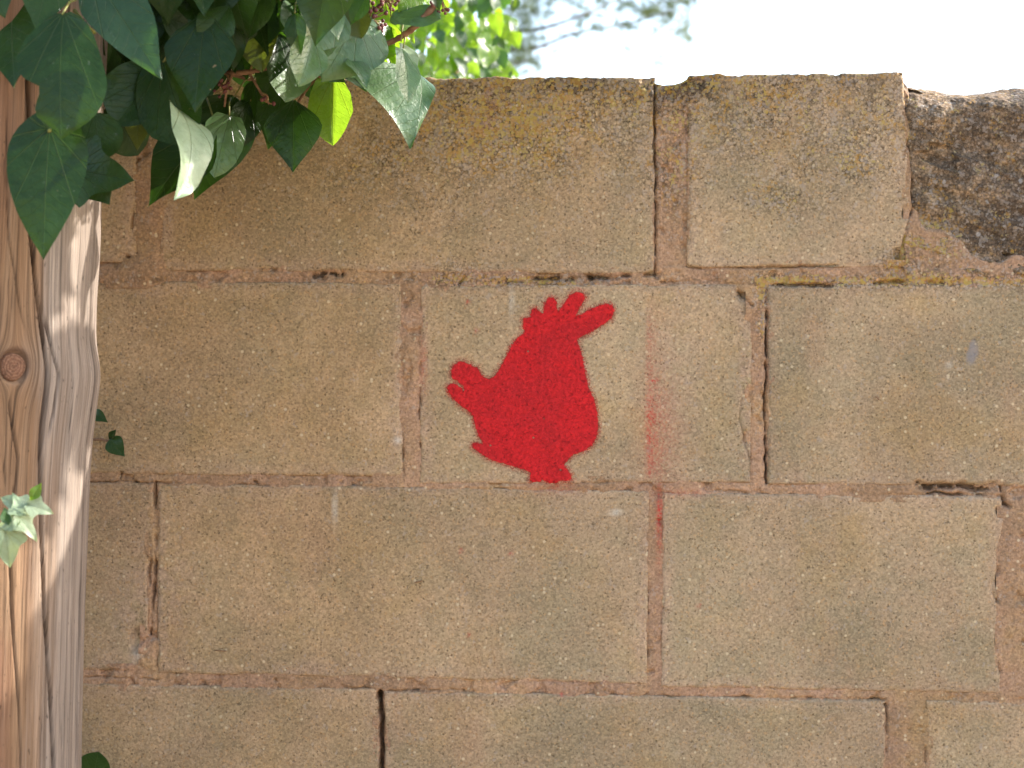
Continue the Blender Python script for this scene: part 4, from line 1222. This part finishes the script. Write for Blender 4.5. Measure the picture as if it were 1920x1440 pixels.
# vine arm added out of view above the wall to shade the post
def shade_arm(n=720):
    r0 = random.Random(77); cur = {}
    def fx(r):
        while True:
            x = .02 + .46 * r0.random() ** 1.15; d = .225 - .404 * (x + .12) + r0.uniform(-.085, .02)
            lo = CZ + .2206 * (D - d) + .085
            z = lo + (2.16 - lo) * r0.random() ** 1.3
            if not (1.63 < z - .648 * x < 1.87 and d + .404 * x < .155): break
        cur['z'] = z; cur['d'] = d
        return x / (D - d) * F + 960
    def fy(r): return 720 - (cur['z'] - CZ) / (D - cur['d']) * F
    def fd(r): return cur['d']
    mass('added_shade_foliage', ivy, n, fx, fy, fd, M_leafd, .045, .07, 12)
shade_arm()
# woody stems
def curve(pts, n=14):
    pts = [Vector(p) for p in pts]; out = []
    for i in range(len(pts) - 1):
        p0 = pts[max(i - 1, 0)]; p1 = pts[i]; p2 = pts[i + 1]; p3 = pts[min(i + 2, len(pts) - 1)]
        for k in range(n):
            t = k / n
            out.append(0.5 * ((2 * p1) + (p2 - p0) * t + (2 * p0 - 5 * p1 + 4 * p2 - p3) * t * t + (3 * p1 - p0 - 3 * p2 + p3) * t ** 3))
    out.append(pts[-1]); return out
def stem(par, pts, r0, r1, mat=M_stem, name='stem'):
    c = curve(pts); m = MB()
    rr = [(r0 + (r1 - r0) * i / (len(c) - 1)) * (1 + 0.12 * math.sin(i * 1.7)) for i in range(len(c))]
    m.tube(c, rr, 8)
    me = m.mesh(name)
    me.transform(__import__('mathutils').Matrix.Translation(-Vector(par.location)))
    return child(name, me, mat, par)
stem(ivy, [P(860, -60, .17), P(822, 0, .17), P(778, 50, .165), P(735, 78, .16), P(690, 92, .15), P(640, 122, .13), P(590, 150, .10), P(560, 190, .08)], .0034, .0014)
stem(ivy, [P(556, 100, .15), P(525, 118, .15), P(480, 132, .145), P(436, 137, .14), P(400, 130, .12)], .0022, .0026)
stem(ivy, [P(436, 137, .14), P(425, 170, .14), P(421, 200, .13)], .0014, .001)
stem(ivy, [P(468, 138, .14), P(490, 175, .14), P(505, 195, .14)], .0012, .001)
stem(ivy, [P(350, 60, .2), P(322, 98, .2), P(306, 122, .22)], .0022, .0015, M_petiole)
stem(ivy, [P(431, 42, .2), P(437, 80, .2), P(444, 108, .17)], .0014, .0016, M_petiole)
stem(ivy, [P(140, 20, .3), P(160, 45, .33), P(178, 62, .3)], .0016, .0012, M_petiole)
stem(ivy, [P(104, 233, .37), P(92, 246, .385)], .0016, .0013, M_petiole)
stem(ivy, [P(136, 243, .34), P(131, 300, .33), P(138, 320, .3)], .0013, .0012, M_petiole)
stem(ivy, [P(-60, -20, .3), P(200, -30, .26), P(420, -25, .2), P(560, 5, .15), P(700, -20, .1), P(900, -120, .05)], .005, .003)
stem(ivy, [P(300, -60, .06), P(350, 60, .06), P(420, 130, .05), P(520, 150, .04), P(640, 120, .04), P(720, 60, .05)], .004, .002)
me = leaf_stalks.mesh('petioles'); me.transform(__import__('mathutils').Matrix.Translation(-Vector(ivy.location)))
o = child('petioles', me, M_petiole, ivy); o['kind'] = 'stuff'

def umbel(par, px, py, d, rad, n, seed, stalk=None):
    r_ = random.Random(seed); c = P(px, py, d); st_ = MB(); be = MB()
    if stalk: st_.tube(curve([P(*stalk, d), (P(*stalk, d) + c) / 2 + Vector((.002, 0, .002)), c], 5), .0011, 6)
    for k in range(n):
        v = Vector((r_.gauss(0, 1), r_.gauss(-.3, 1), r_.gauss(0, 1))).normalized()
        e = c + v * rad * r_.uniform(.75, 1.05)
        st_.tube([c, (c + e) / 2 + Vector((0, 0, -.0006)), e], [.0005, .00045, .0006], 5)
        be.ball(e, r_.uniform(.0014, .0021), 8, 6)
    off_ = __import__('mathutils').Matrix.Translation(-Vector(par.location))
    m1 = st_.mesh('berry_cluster'); m1.transform(off_); o = child('berry_cluster', m1, M_pedicel, par)
    m2 = be.mesh('berries'); m2.transform(off_); m2.materials.append(M_berry)
    b = bpy.data.objects.new('berries', m2); link(b); b.parent = o
umbel(ivy, 694, 36, .175, .0155, 30, 1, (712, 60))
umbel(ivy, 676, 104, .17, .013, 22, 2, (700, 85))
umbel(ivy, 722, 0, .17, .013, 20, 3, (733, 20))
umbel(ivy, 828, -2, .17, .013, 20, 4, (812, 12))
umbel(ivy, 474, 98, .15, .011, 16, 5, (470, 130))
umbel(ivy, 421, 168, .14, .010, 12, 6, (426, 140))
umbel(ivy, 318, 70, .15, .014, 22, 7, (330, 90))
umbel(ivy, 545, 78, .15, .011, 12, 8, (556, 100))
umbel(ivy, 502, 192, .14, .006, 4, 9, (490, 175))

# small ivy shoot on the post
sp = empty('ivy_shoot', P(-20, 960, .37))
tag(sp, 'small pale green ivy shoot creeping across the post at the left edge', 'ivy shoot')
PZ = .385
for (pf, a, b, wd, mt, ro) in (('lobed', (47, 955), (0, 928), 62, 'p', .1), ('lobed', (55, 946), (101, 962), 54, 'p', .1), ('rhomb', (57, 938), (78, 905), 26, 'h', .1),
                               ('lobed', (33, 966), (72, 1014), 56, 'p', -.1), ('heart', (32, 975), (-6, 985), 44, 'p', .1), ('lobed', (10, 996), (20, 1066), 84, 'p', .05), ('lobed', (40, 958), (24, 922), 34, 'p', .1),
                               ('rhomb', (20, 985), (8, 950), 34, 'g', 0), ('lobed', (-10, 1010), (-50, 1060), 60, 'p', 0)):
    L = math.hypot(b[0] - a[0], b[1] - a[1]); mx = max(p[1] + p[2] for p in PROF[pf])
    place_leaf(sp, leaf_mesh(pf, .88 * wd / L / mx, .22, .3, .03, seed=wd), MM[mt], P(*a, PZ + .004), P(*b, PZ), roll=ro, facing=(0.35, -0.8, 0.4))
stem(sp, [P(62, 935, PZ), P(48, 955, PZ), P(30, 972, PZ), P(10, 995, PZ - .005), P(-30, 1010, PZ - .01)], .001, .0016)

# sprig on the wall behind the post
s2 = empty('ivy_sprig', P(165, 825, .03))
tag(s2, 'tiny ivy sprig with green leaves poking out from behind the post', 'ivy sprig')
stem(s2, [P(120, 815, .02), P(168, 823, .012), P(190, 824, .015), P(207, 826, .02), P(214, 812, .02)], .0016, .001)
stem(s2, [P(120, 770, .02), P(165, 772, .02), P(180, 778, .02)], .0012, .001)
place_leaf(s2, leaf_mesh('ovate', 1.1, .2, .2, .02, 401), M_leafm, P(206, 822, .022), P(232, 855, .03), roll=.3, facing=(.1, -1, .5))
place_leaf(s2, leaf_mesh('rhomb', .8, .2, .2, .02, 402), M_leafm, P(170, 770, .02), P(201, 791, .03), roll=.3, facing=(.1, -1, .5))
place_leaf(s2, leaf_mesh('rhomb', .8, .2, .2, .02, 403), M_leafd, P(205, 824, .02), P(216, 806, .03), roll=.3, facing=(.1, -1, .5))
# seedling at the foot of the picture
s3 = empty('ivy_seedling', P(175, 1500, .02))
tag(s3, 'single dark green ivy leaf beside the post at the bottom of the wall', 'ivy sprig')
place_leaf(s3, leaf_mesh('blunt', 1.05, .15, .2, .02, 404), M_leafm, P(176, 1460, .03), P(182, 1414, .05), facing=(.1, -1, .5))
stem(s3, [P(150, 1560, .015), P(165, 1500, .02), P(176, 1458, .03)], .0018, .001)

# ------------------------------------------------------------------ the ivy hedge beyond the wall
hedge = empty('ivy_hedge', (X(500) * 2, 1.9, 0))
tag(hedge, 'sunlit bright green ivy hedge standing behind the wall', 'hedge')
rnd = random.Random(21)
hv = [leaf_mesh(p, ws, fo, cu, .03, seed=s + 60, nt_=8, ns=2) for s, (p, ws, fo, cu) in enumerate((('ovate', 1.0, .2, .2), ('rhomb', 1.2, .25, .3), ('heart', .9, .15, .2)))]
for k in range(290):
    d = -rnd.uniform(1.5, 2.1)
    ed = 958 + 14 * math.sin(k * 1.3)
    px = ed - abs(rnd.gauss(0, 1)) * 105 - rnd.uniform(0, 15); py = rnd.uniform(-60, 175)
    a = P(px, py, d); L = rnd.uniform(.028, .048)
    b = a + Vector((rnd.gauss(.15, .4), rnd.gauss(-.2, .4), -1)).normalized() * L
    place_leaf(hedge, rnd.choice(hv), rnd.choice((M_leafh, M_leafh, M_leafm)), a, b, facing=(rnd.gauss(.5, .5), -1, rnd.gauss(.5, .4)))
def hmass(n, x0, x1, z0, z1, y0, y1, name, seed):
    r_ = random.Random(seed)
    vs = [np.array([v.co[:] for v in m.vertices]) for m in hv]; fs = [np.array([p.vertices[:] for p in m.polygons]) for m in hv]
    V = []; Fq = []; U = []; base = 0
    us = []
    for m in hv:
        u = np.zeros((len(m.vertices), 2))
        for lp, uvl in zip(m.loops, m.uv_layers[0].data): u[lp.vertex_index] = uvl.uv[:]
        us.append(u)
    for k in range(n):
        c = r_.randrange(3); q = Vector((r_.uniform(x0, x1), r_.uniform(y0, y1), r_.uniform(z0, z1))); L = r_.uniform(.03, .055)
        ax = Vector((r_.gauss(0, .4), r_.gauss(-.2, .4), -1)).normalized()
        zc = Vector((r_.gauss(.4, .5), -1, r_.gauss(.5, .4))); zc = (zc - ax * zc.dot(ax)).normalized(); xc = ax.cross(zc)
        V.append(vs[c] @ (np.array([xc, ax, zc]) * L) + np.array(q)); Fq.append(fs[c] + base); U.append(us[c]); base += len(vs[c])
    V = np.concatenate(V) - np.array(hedge.location)
    o = child(name, mesh_np(name, V, np.concatenate(Fq), True, None, np.concatenate(U)), M_leafh, hedge); o['kind'] = 'stuff'
hx = P(935, 0, -1.9).x
hmass(4200, hx - 1.7, hx, 1.2, 2.6, 1.85, 2.35, 'inner_foliage', 31)
hmass(1800, hx - 1.7, hx, 0.0, 1.3, 1.85, 2.35, 'lower_foliage', 32)
for k in range(7):
    xb = hx - 0.1 - k * 0.24
    stem(hedge, [(xb, 2.15, 0), (xb + .03, 2.12, .7), (xb - .02, 2.1, 1.5), (xb + .03, 2.1, 2.4)], .02, .006, name='stem')

# ------------------------------------------------------------------ the pine behind
pine = empty('pine_tree', (-1.9, 9.6, 0))
tag(pine, 'thin pine with sparse needles reaching over the sky right of the hedge', 'tree')
DY = -8.0
stem(pine, [(-1.9, 9.6, 0), (-1.85, 9.6, 2.0), (-1.75, 9.6, 4.0), (-1.7, 9.5, 6.5)], .16, .06, M_bark, 'trunk')
r_ = random.Random(3)
BR = [([(600, 130), (955, 96), (1010, 88), (1080, 62), (1160, 48), (1260, 22)], .022), ([(600, 90), (955, 60), (1020, 52), (1100, 25), (1180, -12), (1250, -40)], .022),
      ([(560, 20), (900, 10), (1000, -20), (1120, -70), (1300, -110)], .03), ([(700, 150), (960, 120), (1000, 108), (1040, 112)], .012), ([(560, -60), (900, -80), (1100, -150), (1250, -200)], .03),
      ([(1010, 88), (1060, 92), (1110, 88)], .006), ([(1020, 52), (1000, 20), (990, -20)], .008), ([(1080, 62), (1140, 80), (1180, 92)], .005), ([(1160, 48), (1200, 60), (1225, 100)], .004),
      ([(1120, -70), (1200, -30), (1290, 10)], .012), ([(1180, -12), (1240, 10), (1275, 40)], .007), ([(1100, 25), (1160, 30), (1210, 10)], .007), ([(1290, 10), (1292, 40), (1280, 70)], .005)]
tips = []
for pts, r0 in BR:
    w3 = [P(a, b, DY - r_.uniform(-.25, .25)) for a, b in pts]
    stem(pine, w3, r0 * .6, r0 * .15, M_bark, 'branch')
    c = curve(w3, 6)
    for q in c:
        if PX(0) or True: tips.append(q)
def tuft(seed, n=46, L=.085):
    q = random.Random(seed); m = MB()
    m.tube([(0, 0, 0), (0.0, 0, .06)], [.003, .002], 4)
    for k in range(n):
        b = Vector((0, 0, q.uniform(0, .06))); v = Vector((q.gauss(0, 1), q.gauss(0, 1), q.gauss(.7, .5))).normalized() * L * q.uniform(.7, 1.1)
        sd = v.cross(Vector((0, 0, 1)))
        sd = sd.normalized() * .0011
        i = len(m.v); m.v += [b - sd, b + sd, b + v]; m.f.append((i, i + 1, i + 2))
    return m.mesh('needle_tuft', False)
tf = [tuft(s) for s in range(4)]
for t_ in tf: t_.materials.append(M_needle)
def put_tuft(p, sc):
    o = bpy.data.objects.new('needle_tuft', r_.choice(tf)); link(o); o.parent = pine
    o.location = p - Vector(pine.location); o.rotation_euler = (r_.uniform(0, 6.3), r_.uniform(0, 6.3), r_.uniform(0, 6.3)); o.scale = (sc,) * 3
nT = 0
def cl(px, py, sx, sy, n, sc=1.0):
    n = int(n * 1.9); sc = sc * .9
    for k in range(n):
        put_tuft(P(r_.gauss(px, sx), r_.gauss(py, sy), DY + r_.uniform(-.3, .3)), sc * r_.uniform(.7, 1.2))
cl(972, 45, 14, 40, 34); cl(985, 112, 18, 14, 16); cl(1010, 0, 30, 20, 20, .9)
cl(1230, 15, 26, 18, 20, .9); cl(1275, 40, 12, 24, 18, .8); cl(1180, 5, 30, 12, 14, .8); cl(1270, 0, 20, 12, 12, .8)
cl(1100, 10, 40, 20, 16, .8); cl(1225, 112, 14, 5, 3, .7); cl(1180, 95, 3, 4, 2, .8); cl(1125, 55, 3, 3, 2, .7); cl(1050, 70, 30, 14, 10, .7); cl(1160, 45, 30, 10, 10, .7); cl(1290, 70, 5, 10, 5, .7)
cl(1100, -110, 120, 40, 60, 1.1)

# ------------------------------------------------------------------ little things caught on the wall
def debris(pts, r0, name='dry_twig', label='', mat=M_debris):
    o_ = empty(name, P(*pts[0], .0)); 
    m = MB(); m.tube(curve([P(a, b, .0022) for a, b in pts], 4), r0, 5)
    bpy.data.objects.remove(o_)
    me = m.mesh(name); o = put(name, me, mat); tag(o, label, 'twig')
    return o
debris([(404, 1219), (414, 1220), (425, 1221)], .0005, 'dry_twig', 'tiny dry stalk stuck to the block below left of centre')
debris([(778, 1092), (792, 1089)], .0006, 'dry_twig', 'short greenish twig fragment stuck on the wide middle block')
debris([(1642, 743), (1648, 749)], .0007, 'dry_twig', 'tiny dark splinter stuck on the right block of the second row')
print('objects', len(bpy.data.objects), 'tris', sum(len(o.data.polygons) for o in bpy.data.objects if o.type == 'MESH'))
